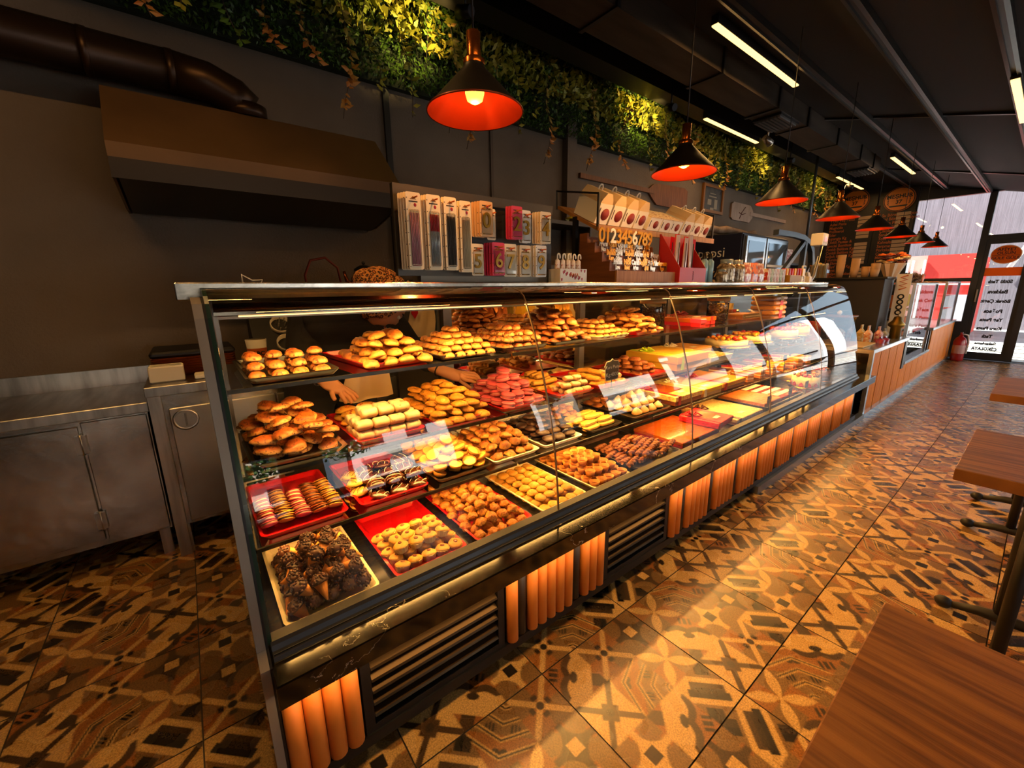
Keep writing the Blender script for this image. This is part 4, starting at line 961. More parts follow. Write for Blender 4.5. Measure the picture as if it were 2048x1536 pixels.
# jars on the top shelf
def jar(label, x, y, z, r, h, nutm, seed):
    t = thing('nut_jar', label, 'jar', (x, y, z)); q = random.Random(seed)
    wob('glass', G().lathe([(0, z), (r, z), (r, z+h*.86), (r*.95, z+h*.9)], 24, (x, y, 0)), M_glass, t)
    wob('lid', G().lathe([(0, z+h), (r*1.04, z+h), (r*1.04, z+h*.88), (r*.9, z+h*.88)], 24, (x, y, 0)), mat('tan_lid', '#c99a5c', .4), t)
    g = G()
    for k in range(320):
        a = q.random()*6.28; d = (r-.012)*math.sqrt(q.random()); s = q.uniform(.006, .009); g.ell((x+d*math.cos(a), y+d*math.sin(a), z+.01+q.random()*h*.68), (s, s*.8, s*.7), 6, 4)
    tag(wob('nuts', g, nutm, t), kind='stuff')
jar('large glass jar of nuts with a tan lid beside the golden ovals', -1.50, 2.27, 1.009, .075, .165, mat('nuts_dark', '#6e3c18', .5, 0, '#4a2812', 60.), 1)
jar('glass jar of pale nuts on the top shelf right of the red box', -1.42, 2.93, 1.009, .07, .165, mat('nuts_pale', '#b98038', .5, 0, '#8a5a22', 60.), 2)
t = thing('clear_tub', 'clear plastic tub of layered dessert on the top shelf', 'tub', (-1.42, 3.32, 1.009))
wob('tub', G().loft([rr(-1.5, 3.16, -1.34, 3.46, .02, 1.009), rr(-1.51, 3.15, -1.33, 3.47, .02, 1.075)], cap=False), M_glass, t); wob('dessert', G().rbox((-1.495, 3.165, 1.012), (-1.345, 3.455, 1.05), .006), M_or, t)
ob('snack_bag', G().loft([rr(-.06, -.02, .06, .02, .01, 0), rr(-.06, -.03, .06, .03, .02, .05), rr(-.065, -.004, .065, .004, .003, .11)]), M_yel, label='yellow snack bag standing behind the clear tub', cat='bag', loc=(-1.6, 3.42, 1.009))
t = thing('paper_tag', 'grey shaped paper tag hanging behind the clear tub', 'tag', (-1.72, 3.62, 1.05)); wob('card', G().ext([(3.58, 1.05), (3.66, 1.05), (3.67, 1.09), (3.655, 1.13), (3.62, 1.15), (3.585, 1.13), (3.57, 1.09)], 'x', -1.725, -1.722), mat('grey_tag', '#7c7f80', .6), t)
M_wr = mat('wrapped_roll', '#d58a2a', .35, coat=.4)
for k in range(4):
    t = thing('wrapped_cake', 'wrapped golden cake roll, %s in the far top-shelf stack' % ('lowest', 'second lowest', 'second highest', 'highest')[k], 'cake', (-1.5, 4.0, 1.009+k*.04), 0, 'wrapped cake rolls')
    ob('cake', G().rbox((-.1, -.13, 0), (.1, .13, .036), .01, .02), M_wr, t); ob('band', G().box((-.101, -.03, -.0005), (.101, .03, .0372)), M_kraftl if k % 2 else M_redcard, t)
# the extra shelf piece that carries the far stack
wob('glass_shelf', G().quad((-1.245, 3.765, 1.008), (-1.245, 4.70, 1.008), (-1.71, 4.70, 1.008), (-1.71, 3.765, 1.008)), M_shelf, case)
# slate price tag
t = thing('price_tag', 'scalloped slate price tag on a stem, chalked 480 per kilo', 'price tag', (-1.275, 1.60, .761))
o = [(0, .075), (.012, .066), (.045, .062), (.052, .048), (.06, .04), (.052, .03), (.05, -.02), (.045, -.032), (0, -.034), (-.045, -.032), (-.05, -.02), (-.052, .03), (-.06, .04), (-.052, .048), (-.045, .062), (-.012, .066)]
wob('rim', G().ext([(1.60+a, .84+b) for a, b in o], 'x', -1.263, -1.261), mat('pale_edge', '#b9b3a0', .6), t)
wob('slate', G().ext([(1.60+a*.93, .842+b*.92) for a, b in o], 'x', -1.2608, -1.2595), mat('slate', '#2e2d2a', .7), t)
text('Kuru Pasta', .024, M_white, facing('+x', (-1.259, 1.60, .873)), t, bold=-.0004)
text('Kg:480₺', .028, M_white, facing('+x', (-1.259, 1.60, .836)), t, bold=-.0004)
wob('stem', G().cyl((-1.262, 1.60, .763), (-1.262, 1.60, .81), .0028, 6), M_black, t); wob('foot', G().lathe([(0, .761), (.014, .761), (.013, .766), (0, .768)], 12, (-1.262, 1.6, 0)), M_black, t)
# ------------------------------------------------------------------ candle board on the steel top
SZ = 1.2755
bd = thing('candle_board', 'black peg board holding carded birthday candles on the case top', 'display board', (-1.42, .93, SZ))
wob('board', G().box((-1.43, .60, 1.30), (-1.415, 1.33, 1.60)), mat('board_black', '#14110f', .4), bd)
wob('frame', G().box((-1.415, .60, 1.565), (-1.408, 1.33, 1.60)).box((-1.415, .60, 1.30), (-1.408, 1.33, 1.325)).box((-1.415, .60, 1.325), (-1.408, .615, 1.565)), mat('grey_frame', '#4a443c', .45, .4), bd)
wob('foot_bar', G().box((-1.47, .68, SZ), (-1.40, 1.33, 1.30)), mat('grey_foot', '#6b645a', .4, .6), bd)
M_card = mat('peach_card', '#f2dcb8', .6); M_pcard = mat('pink_card_print', '#d8375a', .5); M_dot = mat('card_dots', '#3a2c22', .6)
M_num = mat('gold_candle', '#e2a63a', .22, .35); M_bl = glassmat('blister', (1, 1, 1), 1.45, .02)
def card(y0, y1, z0, z1, x, n, mt, what, longs=None, num=None):
    w_, h_ = y1-y0, z1-z0
    for k in range(n):
        xx = x+k*.012; front = k == n-1
        t = thing('candle_card', ('%s, frontmost on its peg' if front else '%s, hanging behind the front card') % what, 'candle pack', (xx, (y0+y1)/2, z0), 0, what)
        dy = -(n-1-k)*.004
        ob('card', G().ext(rrp(-w_/2+dy, 0, w_/2+dy, h_, .006), 'x', 0, .0012), mt, t)
        if k < n-1 and k < n-2: continue
        for j in range(int(h_/.018)):
            ob('print_dot', G().box((.0012, -w_/2+dy+.002, .008+j*.018), (.0016, -w_/2+dy+.005, .011+j*.018)), M_dot, t) if j % 2 == 0 else None
        if not front: continue
        ob('hang_slot', G().ext([(-.012, h_-.022), (-.006, h_-.018), (0, h_-.012), (.006, h_-.018), (.012, h_-.022)], 'x', .0012, .0018), mat('slot_brown', '#8a5a22', .6), t)
        ob('red_flower', G().ell((.0016, .006, h_*.84), (.0008, .005, .006), 8, 6), M_rrib, t)
        if longs:
            for j in range(6):
                yy = -w_*.26+j*w_*.104
                cd = ob('candle', G().cyl((.005, yy, h_*.07), (.005, yy, h_*.74), .0019, 6), longs[0], t)
                if len(longs) > 1: ob('candle_tip', G().cyl((.005, yy, h_*.52), (.005, yy, h_*.74), .0021, 6), longs[1], cd)
                ob('wick', G().cyl((.005, yy, h_*.74), (.005, yy, h_*.76), .0007, 4), M_dot, cd)
            ob('blister', G().rbox((.0012, -w_*.34, h_*.05), (.009, w_*.34, h_*.78), .003), M_bl, t)
        if num:
            tx = text(num, h_*.62, M_num, facing('+x', (.004, 0, h_*.44)), None, 'number_candle', .003, bold=.001); tx.parent = t
            ob('blister', G().rbox((.0012, -w_*.4, h_*.06), (.011, w_*.4, h_*.8), .004), M_bl, t)
        ob('card_lettering', G().box((.0012, -w_*.3, h_*.89-.004), (.0016, w_*.3, h_*.89)), M_dot, t)
    p = wob('peg', G().cyl((-1.415, (y0+y1)/2, z1-.018), (x+n*.012+.02, (y0+y1)/2, z1-.018), .0025, 6), mat('orange_peg', '#c8621a', .4), bd)
def rrp(x0, y0, x1, y1, r): return [(p[0], p[1]) for p in rr(x0, y0, x1, y1, r, 0)]
card(.612, .664, 1.318, 1.562, -1.375, 4, M_card, 'card of pink stick candles', [mat('pink_candle', '#d98a96', .4)])
card(.684, .737, 1.318, 1.562, -1.362, 3, M_card, 'card of silver candles with red tops', [mat('silver_candle', '#b8c0c2', .3, .5), mat('red_candle', '#c8202a', .4)])
card(.750, .800, 1.318, 1.562, -1.350, 2, M_card, 'card of dark grey stick candles', [mat('grey_candle', '#4b443e', .4)])
card(.812, .860, 1.312, 1.556, -1.350, 2, M_card, 'card of pale cream stick candles', [mat('cream_candle', '#e8cfa2', .4)])
card(.888, .946, 1.440, 1.562, -1.360, 4, mat('orange_card', '#e0b07a', .6), 'gold zero candle card', num='0')
card(.955, .995, 1.436, 1.55, -1.375, 1, M_card, 'gold one candle card', num='1')
card(1.046, 1.102, 1.442, 1.564, -1.365, 3, M_pcard, 'pink two candle card', num='2')
card(1.108, 1.156, 1.432, 1.556, -1.365, 2, M_white, 'silver card with a gold three', num='3')
card(1.190, 1.250, 1.432, 1.556, -1.370, 4, M_card, 'gold four candle card', num='4')
card(.862, .915, 1.300, 1.415, -1.345, 1, M_card, 'gold five candle card', num='5')
card(.950, 1.010, 1.302, 1.424, -1.375, 4, M_pcard, 'pink six candle card', num='6')
card(1.018, 1.082, 1.298, 1.424, -1.355, 1, M_card, 'gold seven candle card', num='7')
card(1.092, 1.150, 1.298, 1.422, -1.360, 2, M_card, 'gold eight candle card', num='8')
card(1.172, 1.232, 1.298, 1.425, -1.365, 3, M_white, 'silver card with a gold nine', num='9')
# strawberry printed sweets box with candy canes
t = thing('sweets_carton', 'white carton printed with red strawberries holding candy canes', 'carton', (-1.355, 1.38, SZ))
wob('carton', G().loft([rr(-1.395, 1.295, -1.32, 1.465, .002, SZ), rr(-1.395, 1.295, -1.32, 1.465, .002, SZ+.058), rr(-1.392, 1.298, -1.323, 1.462, .002, SZ+.058), rr(-1.392, 1.298, -1.323, 1.462, .002, SZ+.01)]), M_white, t)
q = random.Random(3)
for k in range(16):
    y, z = 1.305+.15*((k*.37) % 1), SZ+.008+.042*((k*.61) % 1)
    wob('printed_strawberry', G().ext([(y-.006, z+.008), (y-.003, z-.001), (y, z-.004), (y+.003, z-.001), (y+.006, z+.008), (y, z+.01)], 'x', -1.32, -1.3195), M_rrib, t)
wob('red_scribble_logo', G().tube([(-1.319, 1.355+.0065*k, SZ+.03+(.009 if k % 2 else -.006)) for k in range(9)], .002, 5), M_orn, t)
for k in range(5):
    y = 1.31+k*.033
    c = thing('candy_cane', 'white hooked candy cane, %s in the strawberry carton' % ('first', 'second', 'third', 'fourth', 'fifth')[k], 'candy cane', (-1.355, y, SZ+.011), 0, 'candy canes in the carton')
    ob('cane', G().tube([(0, 0, 0), (0, 0, .1)]+[(0, .008-.008*math.cos(a*PI/5), .1+.012*math.sin(a*PI/5)) for a in range(1, 6)]+[(0, .016, .092)], .0035, 6), M_white, c)
    ob('wrapper', G().lathe([(.005, .04), (.012, .05), (.011, .082), (.004, .09)], 10, cap=True), mat('dotted_wrap', '#e9dcd2', .5, 0, '#b03c40', 120., ramp=(.55, .6)), c)
# stepped wooden stand with cake toppers
st = thing('stepped_stand', 'stepped wooden stand full of gold and silver cake toppers', 'stand', (-1.5, 2.03, SZ))
ST = [(-1.40, 1.335), (-1.44, 1.335), (-1.44, 1.385), (-1.492, 1.385), (-1.492, 1.435), (-1.545, 1.435), (-1.545, 1.487), (-1.60, 1.487), (-1.60, 1.54), (-1.655, 1.54), (-1.655, SZ), (-1.40, SZ)]
for y in (1.77, 2.285): wob('side_panel', G().ext(ST, 'y', y, y+.015), mat('walnut_board', '#7a4722', .5, 0, '#633617', 6., stretch=(1, 1, 8)), st)
for k in range(5):
    x, z = (-1.40-(0 if k == 0 else .04+.0525*(k-1)), 1.335+.05*k)
    wob('step', G().box((x-.05, 1.785, z-.05), (x-.006, 2.285, z-.012)), MATS['walnut_board'], st)
wob('front_board', G().box((-1.40, 1.765, SZ), (-1.388, 2.305, 1.335)), M_wood, st)
M_acr = mat('silver_acrylic', '#d2cec6', .2, .4); M_gacr = mat('gold_acrylic', '#e89a22', .2, .4)
nums = '0123456789'
for k, ch in enumerate(nums):
    y = 1.80+k*.048
    t = thing('number_topper', '%s number %s cake topper on the top step of the stand' % ('silver' if ch in '27' else 'gold', ch), 'cake topper', (-1.525, y, 1.437), 0, 'number toppers')
    tx = text(ch, .105, M_white if ch in '26' else M_num, facing('+x', (0, 0, .085)), None, 'digit', .0025, bold=.002); tx.parent = t
    ob('pick', G().cyl((0, 0, 0), (0, 0, .05), .0015, 5), M_acr, t)
names = ['Prenses', 'Nice', 'Canım', 'Doğum Günün', 'Mutlu Yıllar', 'Annem', 'Babam', 'Love', 'Bebek', 'Aşkım', 'İyi ki', 'Happy', 'Prens', 'Kızım', 'Oğlum', 'Best', 'Mutlu', 'Yıllar']
q = random.Random(9)
for k, nm in enumerate(names):
    r_, c_ = k//6, k % 6; x = -1.415-.0525*r_-.02; z = 1.335+.05*r_; y = 1.83+c_*.082+q.uniform(-.012, .012)
    t = thing('word_topper', '%s script cake topper, %s on the %s step' % ('silver' if (k+r_) % 2 == 0 else 'gold', ('first', 'second', 'third', 'fourth', 'fifth', 'last')[c_], ('lowest', 'second', 'third')[r_]), 'cake topper', (x, y, z-.05), 0, 'word toppers')
    tx = text(nm, .036, M_acr if (k+r_) % 2 == 0 else M_gacr, facing('+x', (0, 0, .098)), None, 'word', .0012, bold=.0018, sx=.62 if len(nm) > 6 else .85); tx.parent = t
    tx = text(names[(k+7) % 18], .03, M_acr if (k+r_) % 2 == 0 else M_gacr, facing('+x', (0, 0, .07)), None, 'lower_word', .0012, bold=.0018, sx=.6); tx.parent = t
    ob('pick', G().cyl((0, 0, 0), (0, 0, .075), .0015, 5), M_acr, t)
# red sparkler box
t = thing('sparkler_box', 'open red card box of wrapped sparklers with a tall triangular side', 'box', (-1.43, 2.46, SZ))
wob('front', G().box((-1.365, 2.31, SZ), (-1.362, 2.61, 1.362)), M_redcard, t); wob('back', G().box((-1.51, 2.31, SZ), (-1.507, 2.61, 1.55)), M_redcard, t); wob('bottom', G().box((-1.508, 2.31, SZ), (-1.364, 2.61, SZ+.003)), M_redcard, t)
for y in (2.31, 2.607): wob('triangular_side', G().ext([(-1.365, SZ), (-1.365, 1.362), (-1.50, 1.56), (-1.51, 1.56), (-1.51, SZ)], 'y', y, y+.003), mat('maroon_card', '#8c0c16', .5), t)
wob('dark_ornament', G().tube([(-1.3612, 2.46+(.008 if k % 2 else -.008), 1.29+.006*k) for k in range(10)], .0015, 4), mat('dark_red_ink', '#5e0b10', .5), t)
M_foil = mat('red_foil', '#d8101e', .2, .25); M_sfoil = mat('clear_foil', '#e0c4bc', .15, .35)
for k in range(7):
    y = 2.34+k*.04
    c = thing('sparkler_pack', '%s foil sparkler pack, %s in the red box' % ('red' if k % 2 == 0 else 'silver', ('first', 'second', 'third', 'fourth', 'fifth', 'sixth', 'last')[k]), 'sparkler', (-1.45+.02*(k % 2), y, SZ+.004), 0, 'sparklers in the red box')
    ob('sleeve', G().loft([rr(-.004, -.017, .004, .017, .003, .0), rr(-.006, -.019, .006, .019, .004, .12), rr(-.002, -.021, .002, .021, .001, .262+.01*(k % 3))]).xf(Matrix.Rotation(.06*(k % 3-1), 4, 'X')), M_foil if k % 2 == 0 else M_sfoil, c)
    ob('sparkler', G().cyl((.008, 0, .01), (.008, .004, .23), .0022, 5), M_black, c)
# tilted shelf of bakery boxes above
sh = thing('bakery_box_shelf', 'slanted wooden shelf with black rail carrying bakery boxes', 'shelf', (-1.7, 2.45, SZ))
wob('board', G().ext([(-1.56, 1.57), (-1.86, 1.72), (-1.868, 1.705), (-1.568, 1.555)], 'y', 1.80, 3.04), M_wood, sh)
wob('lip', G().box((-1.56, 1.80, 1.548), (-1.548, 3.04, 1.580)), M_wood, sh)
for y in (1.80, 3.02):
    wob('rail_frame', G().tube([(-1.555, y, 1.57), (-1.555, y, 1.735), (-1.87, y, 1.80), (-1.87, y, 1.70)], .008, 4, sm=False), M_black, sh)
    wob('support_post', G().box((-1.73, y-.012, SZ), (-1.705, y+.012, 1.64)), M_black, sh)
M_mar = mat('maroon_emblem', '#8d2a1c', .6)
def cakebox(label, y, w, h, kind):
    """bakery box sitting on the slanted board"""
    t = thing('bakery_box', label, 'box', (-1.60, y, 1.593), (0, .4636, 0), 'boxes on the slanted shelf')
    d = .17
    if kind == 'gable':
        ob('body', G().box((-d, -w/2, 0), (0, w/2, h)), M_paper, t)
        ob('gable_lid', G().ext([(-w/2, h), (-w*.42, h+.02), (-w*.2, h+.052), (w*.2, h+.052), (w*.42, h+.02), (w/2, h)], 'x', -d, -.004), M_kraftl, t)
        ob('handle', G().tube([(-d*.5, -w*.16, h+.05)]+[(-d*.5, -w*.16*math.cos(a*PI/5), h+.052+.028*math.sin(a*PI/5)) for a in range(1, 5)]+[(-d*.5, w*.16, h+.05)], .004, 5), M_paper, t)
    else:
        ob('body', G().box((-d, -w/2, 0), (0, w/2, h)), M_paper, t)
        ob('printed_lid', G().box((-d-.001, -w/2-.001, h), (.001, w/2+.001, h+.006)), mat('lid_print', '#d9bd90', .6, 0, '#94422a', 40., ramp=(.56, .6)), t)
    ob('emblem', G().lathe([(0, .0022), (.62*min(w, h)*.5, .0022), (.62*min(w, h)*.5, 0)], 18, (0, .01, h*.5), 'x'), M_mar, t)
    ob('side_print', G().box((.0, -w/2+.008, h*.3), (.0015, -w/2+.013, h*.8)), M_dot, t)
for k, (y, w, h, kd, lb) in enumerate(((1.87, .10, .105, 'gable', 'first gabled white bakery box at the left of the shelf'), (1.985, .10, .105, 'gable', 'second gabled white bakery box on the slanted shelf'), (2.10, .10, .10, 'gable', 'third gabled white bakery box on the slanted shelf'), (2.21, .095, .10, 'gable', 'fourth gabled white bakery box before the low ones'), (2.36, .12, .075, 'flat', 'first low bakery box with printed lid'), (2.485, .11, .075, 'flat', 'second low bakery box with printed lid'), (2.60, .11, .075, 'flat', 'third low bakery box with printed lid'), (2.73, .11, .085, 'gable', 'first right-hand gabled kraft box on the shelf'), (2.85, .11, .085, 'gable', 'second right-hand gabled kraft box on the shelf'), (2.965, .10, .085, 'gable', 'last gabled kraft box at the right shelf end'))):
    cakebox(lb, y, w, h, kd)
# bottles, jars and packets further along the steel top
def bottle(label, x, y, r, h, mt, cap):
    t = thing('bottle', label, 'bottle', (x, y, SZ))
    ob('flask', G().lathe([(0, 0), (r, 0), (r, h*.72), (r*.5, h*.8), (r*.45, h*.84)], 16), mt, t); ob('cap', G().lathe([(r*.6, h*.8), (r*.6, h), (0, h)], 12), cap, t); return t
M_blu = mat('pale_blue_liquid', '#8fb6bf', .15, coat=.3)
bottle('tall pale blue bottle with black cap beside the red box', -1.42, 2.69, .024, .185, M_blu, M_black); bottle('second pale blue black-capped bottle, nearer the water jars', -1.42, 2.765, .024, .185, M_blu, M_black)
def gjar(label, x, y, r, h, mt, sep):
    t = thing('storage_jar', label, 'jar', (x, y, SZ)); n = 5
    pr = [(0, 0), (r, 0)]+[(r*(1-.03*(k % 2)), h*.06+h*.6*k/8) for k in range(9)]+[(r*.7, h*.8), (r*.62, h*.84)]
    ob('glass', G().lathe(pr, 18), mt, t); ob('lid', G().lathe([(r*.66, h*.82), (r*.68, h), (0, h)], 14), mat('clear_blue_lid', '#8796a2', .2, .2), t)
M_jar = mat('wrapped_glass', '#b9a98c', .12, .25, '#6b5a44', 40., ramp=(.4, .6))
gjar('small ribbed glass jar in front of the fridge print', -1.38, 2.86, .035, .085, M_jar, 0); gjar('ribbed clear water jar, left of the pair', -1.42, 2.99, .06, .155, M_jar, 0); gjar('ribbed clear water jar, right of the pair', -1.42, 3.14, .06, .155, M_jar, 0)
M_bag1 = mat('printed_bag', '#e2d3c4', .3, 0, '#a33a1c', 30., ramp=(.45, .55), coat=.3); M_bag2 = mat('blue_bag', '#5c5f86', .3, 0, '#d9692a', 25., ramp=(.4, .5), coat=.3)
for k, (y, mt, lb) in enumerate(((3.26, M_bag1, 'glossy orange and white snack bag beside the water jars'), (3.37, M_bag2, 'blue and orange printed snack bag'), (3.48, M_bag1, 'white and red printed snack bag next to the blue one'))):
    ob('snack_bag', G().loft([rr(-.02, -.05, .02, .05, .01, 0), rr(-.025, -.05, .025, .05, .015, .06), rr(-.004, -.055, .004, .055, .002, .14)]), mt, label=lb, cat='bag', loc=(-1.40, y, SZ))
ob('red_bottle_carton', G().rbox((-.03, -.035, 0), (.03, .035, .15), .003), M_redcard, label='upright red carton behind the snack bags', cat='carton', loc=(-1.48, 3.55, SZ))
for k in range(6):
    y = 3.62+k*.058
    ob('stick_box', G().rbox((-.02, -.026, 0), (.02, .026, .105), .002), mat('striped_box_%d' % (k % 3), ('#e8dcc2', '#d9c7a0', '#e6e0d4')[k % 3], .5, 0, ('#b8322a', '#4a7a3c', '#a05a3a')[k % 3], 30., ramp=(.5, .55), stretch=(1, 6, 1)), label='slim striped box, %s in the row along the steel top' % ('first', 'second', 'third', 'fourth', 'fifth', 'last')[k], cat='box', group='slim striped boxes', loc=(-1.40, y, SZ))
t = thing('counter_carton', 'brown and yellow open carton with red sachets on the steel top', 'carton', (-1.40, 4.12, SZ))
wob('carton', G().rbox((-1.45, 3.99, SZ), (-1.36, 4.25, SZ+.06), .002), mat('yellow_brown_carton', '#a8781e', .5), t); wob('yellow_end', G().box((-1.4495, 4.2495, SZ+.002), (-1.3595, 4.34, SZ+.058)), M_yel, t)
text('SUM', .045, M_blk, facing('+x', (-1.359, 4.295, SZ+.03), PI/2), t)
for k in range(8): wob('sachet', G().rbox((-1.44+.008*k, 4.0+.034*k, SZ+.05), (-1.41+.008*k, 4.06+.034*k, SZ+.115), .004), [M_redcard, M_yel, M_rrib][k % 3], t)
ob('price_cube', G().rbox((-.02, -.03, 0), (.02, .03, .05), .003), M_white, label='small white price cube beside the carton', cat='price tag', loc=(-1.36, 4.41, SZ))
t = thing('card_terminal', 'card terminal with dark screen on its steel cradle', 'payment terminal', (-1.42, 4.53, SZ)); wob('cradle', G().loft([rr(-1.47, 4.47, -1.37, 4.59, .01, SZ), rr(-1.46, 4.49, -1.40, 4.57, .01, SZ+.09)]), M_steel, t); wob('screen_frame', G().rbox((-1.45, 4.49, SZ+.09), (-1.435, 4.57, SZ+.15), .003), M_white, t); wob('screen', G().box((-1.4345, 4.497, SZ+.097), (-1.4335, 4.563, SZ+.143)), M_black, t)
# scale display on a chromed pole
t = thing('scale_display', 'white scale display with red digits on a bent chrome pole', 'scale', (-1.45, 4.68, SZ))
wob('pole', G().tube([(-1.42, 4.66, SZ+.018), (-1.42, 4.69, SZ+.024), (-1.42, 4.74, SZ+.06), (-1.42, 4.84, SZ+.36)], .013, 8), M_steel, t)
wob('base', G().lathe([(0, SZ+.0005), (.045, SZ+.0005), (.04, SZ+.01), (0, SZ+.012)], 16, (-1.42, 4.66, 0)), M_steel, t)
wob('housing', G().rbox((-1.50, 4.78, SZ+.34), (-1.40, 4.92, SZ+.45), .006), M_white, t)
wob('screen', G().box((-1.3995, 4.80, SZ+.355), (-1.398, 4.90, SZ+.435)), mat('screen_grey', '#a9a7ae', .4), t)
text('88', .055, mat('red_digits', '#ff3a50', .4, emit=(1, .08, .12), es=3), facing('+x', (-1.3975, 4.85, SZ+.395)), t, 'digits', bold=.002)
# ------------------------------------------------------------------ kitchen side: hood, duct, steel units
M_hood = mat('dark_bronze_hood', '#6e5236', .5, .4, '#5a4229', 2.)
t = thing('extractor_hood', 'dark metal extractor hood with sloped front on the back wall', 'extractor hood', (-2.75, .5, 1.66))
H = [(-3.05, 2.17), (-2.80, 2.17), (-2.47, 1.86), (-2.47, 1.72), (-2.55, 1.72), (-3.05, 1.72)]
wob('shell', G().ext([(-3.05, 2.17), (-2.80, 2.17), (-2.47, 1.86), (-2.47, 1.73), (-2.485, 1.73), (-2.485, 1.85), (-2.81, 2.155), (-3.05, 2.155)], 'y', -.16, 1.10), M_hood, t)
for y in (-.16, 1.09): wob('end_panel', G().ext([(-3.05, 2.165), (-2.80, 2.165), (-2.475, 1.86), (-2.475, 1.73), (-2.9, 1.66), (-3.05, 1.66)], 'y', y, y+.01), M_hood, t)
wob('lower_lip', G().box((-2.475, -.16, 1.72), (-2.465, 1.10, 1.80)), mat('lip_grey', '#322b25', .45, .5), t)
wob('filter_panel', G().ext([(-2.48, 1.735), (-2.95, 1.66), (-2.95, 1.65), (-2.48, 1.725)], 'y', -.14, 1.08), M_dark, t)
t = thing('exhaust_duct', 'dark round exhaust pipe bending down into the hood', 'duct pipe', (-2.85, .5, 2.17))
M_pipe = mat('dark_pipe', '#3a291d', .35, .7)
wob('pipe', G().tube([(-2.88, -2.58, 2.32), (-2.88, .12, 2.32)], .095, 20), M_pipe, t)
wob('elbow', G().tube([(-2.88, .12, 2.32), (-2.88, .26, 2.31), (-2.88, .37, 2.27), (-2.88, .42, 2.22)], .096, 20), M_pipe, t); wob('outlet_collar', G().cyl((-2.88, .42, 2.171), (-2.88, .42, 2.235), .099, 20), M_pipe, t)
for y in (-.62, -.2, .1): wob('joint_ring', G().tube([(-2.88, y, 2.32), (-2.88, y+.03, 2.32)], .0985, 20), M_pipe, t)
def cab(label, x0, x1, y0, y1, zt, zb):
    t = thing('steel_cabinet', label, 'cabinet', ((x0+x1)/2, (y0+y1)/2, 0))
    wob('body', G().box((x0, y0, zb), (x1-.012, y1, zt-.05)), M_steelw, t)
    wob('worktop', G().rbox((x0, y0-.01, zt-.045), (x1+.02, y1+.01, zt), .003), M_steel, t)
    for y in (y0+.01, y1-.05):
        for x in (x0+.02, x1-.05): wob('leg', G().box((x, y, 0), (x+.04, y+.04, zb)), M_steel, t)
    return t
c1 = cab('worn stainless cabinet with hinged door under the dark wall', -3.03, -2.46, -2.2, -.21, .77, .13)
wob('backsplash', G().box((-3.045, -2.2, .77), (-3.03, -.2, .86)), M_steel, c1)
d1 = wob('door', G().rbox((-2.472, -1.15, .16), (-2.458, -.44, .70), .003), M_steelw, c1)
wob('fixed_panel', G().rbox((-2.472, -.43, .14), (-2.459, -.215, .715), .003), M_steelw, c1)
for z in (.58, .22): wob('hinge', G().box((-2.458, -.455, z), (-2.444, -.42, z+.08)).cyl((-2.45, -.437, z-.005), (-2.45, -.437, z+.085), .007, 8), M_steel, c1)
wob('drawer', G().rbox((-2.472, -1.95, .16), (-2.458, -1.18, .70), .003), M_steelw, c1)
c2 = cab('narrow stainless unit with a recessed round handle beside the case', -3.0, -2.40, -.19, .98, .845, .15)
p = wob('door', G().rbox((-2.412, -.13, .17), (-2.394, .30, .735), .003), mat('brushed_door', '#b4b0a8', .3, 1, '#9a968e', 3.), c2)
wob('recessed_handle', G().lathe([(.04, .004), (.046, .006), (.05, .003), (.05, -.002), (.0, -.001)], 24, (-2.394, -.075, .675), 'x'), M_steel, p)
wob('handle_bar', G().box((-2.394, -.079, .645), (-2.386, -.071, .705)), M_grey, p)
wob('leg_profile', G().box((-2.42, -.195, .0), (-2.39, -.15, .80)), M_steel, c2)
wob('door', G().rbox((-2.412, .31, .17), (-2.394, .96, .735), .003), MATS['brushed_door'], c2)
# stacked wooden trays and napkins
for k in range(8):
    ob('wooden_tray', G().loft([rr(-.15, -.16, .15, .16, .02, 0), rr(-.165, -.175, .165, .175, .025, .012), rr(-.155, -.165, .155, .165, .022, .0115), rr(-.145, -.155, .145, .155, .02, .003)]), mat('tray_wood', '#a4531f', .5, 0, '#8a4015', 10., rnd=.1), label='reddish wooden tray in the stack on the steel unit', cat='tray', group='stacked wooden trays', loc=(-2.78, .0, .8455+k*.0118))
ob('black_lid', G().rbox((-.165, -.175, 0), (.165, .175, .03), .01), M_black, label='black tray lid lying on the wooden tray stack', cat='lid', loc=(-2.78, .0, .941))
g = G().rbox((-.05, -.065, 0), (.05, .065, .075), .006)
ob('napkin_pack', g, M_paper, label='square white napkin stack at the steel unit edge', cat='napkins', loc=(-2.52, -.115, .8455))
ob('napkin_pack', G().rbox((-.05, -.06, 0), (.05, .06, .02), .005), M_paper, label='low flat napkin stack in front of the wooden trays', cat='napkins', loc=(-2.51, .045, .8455))
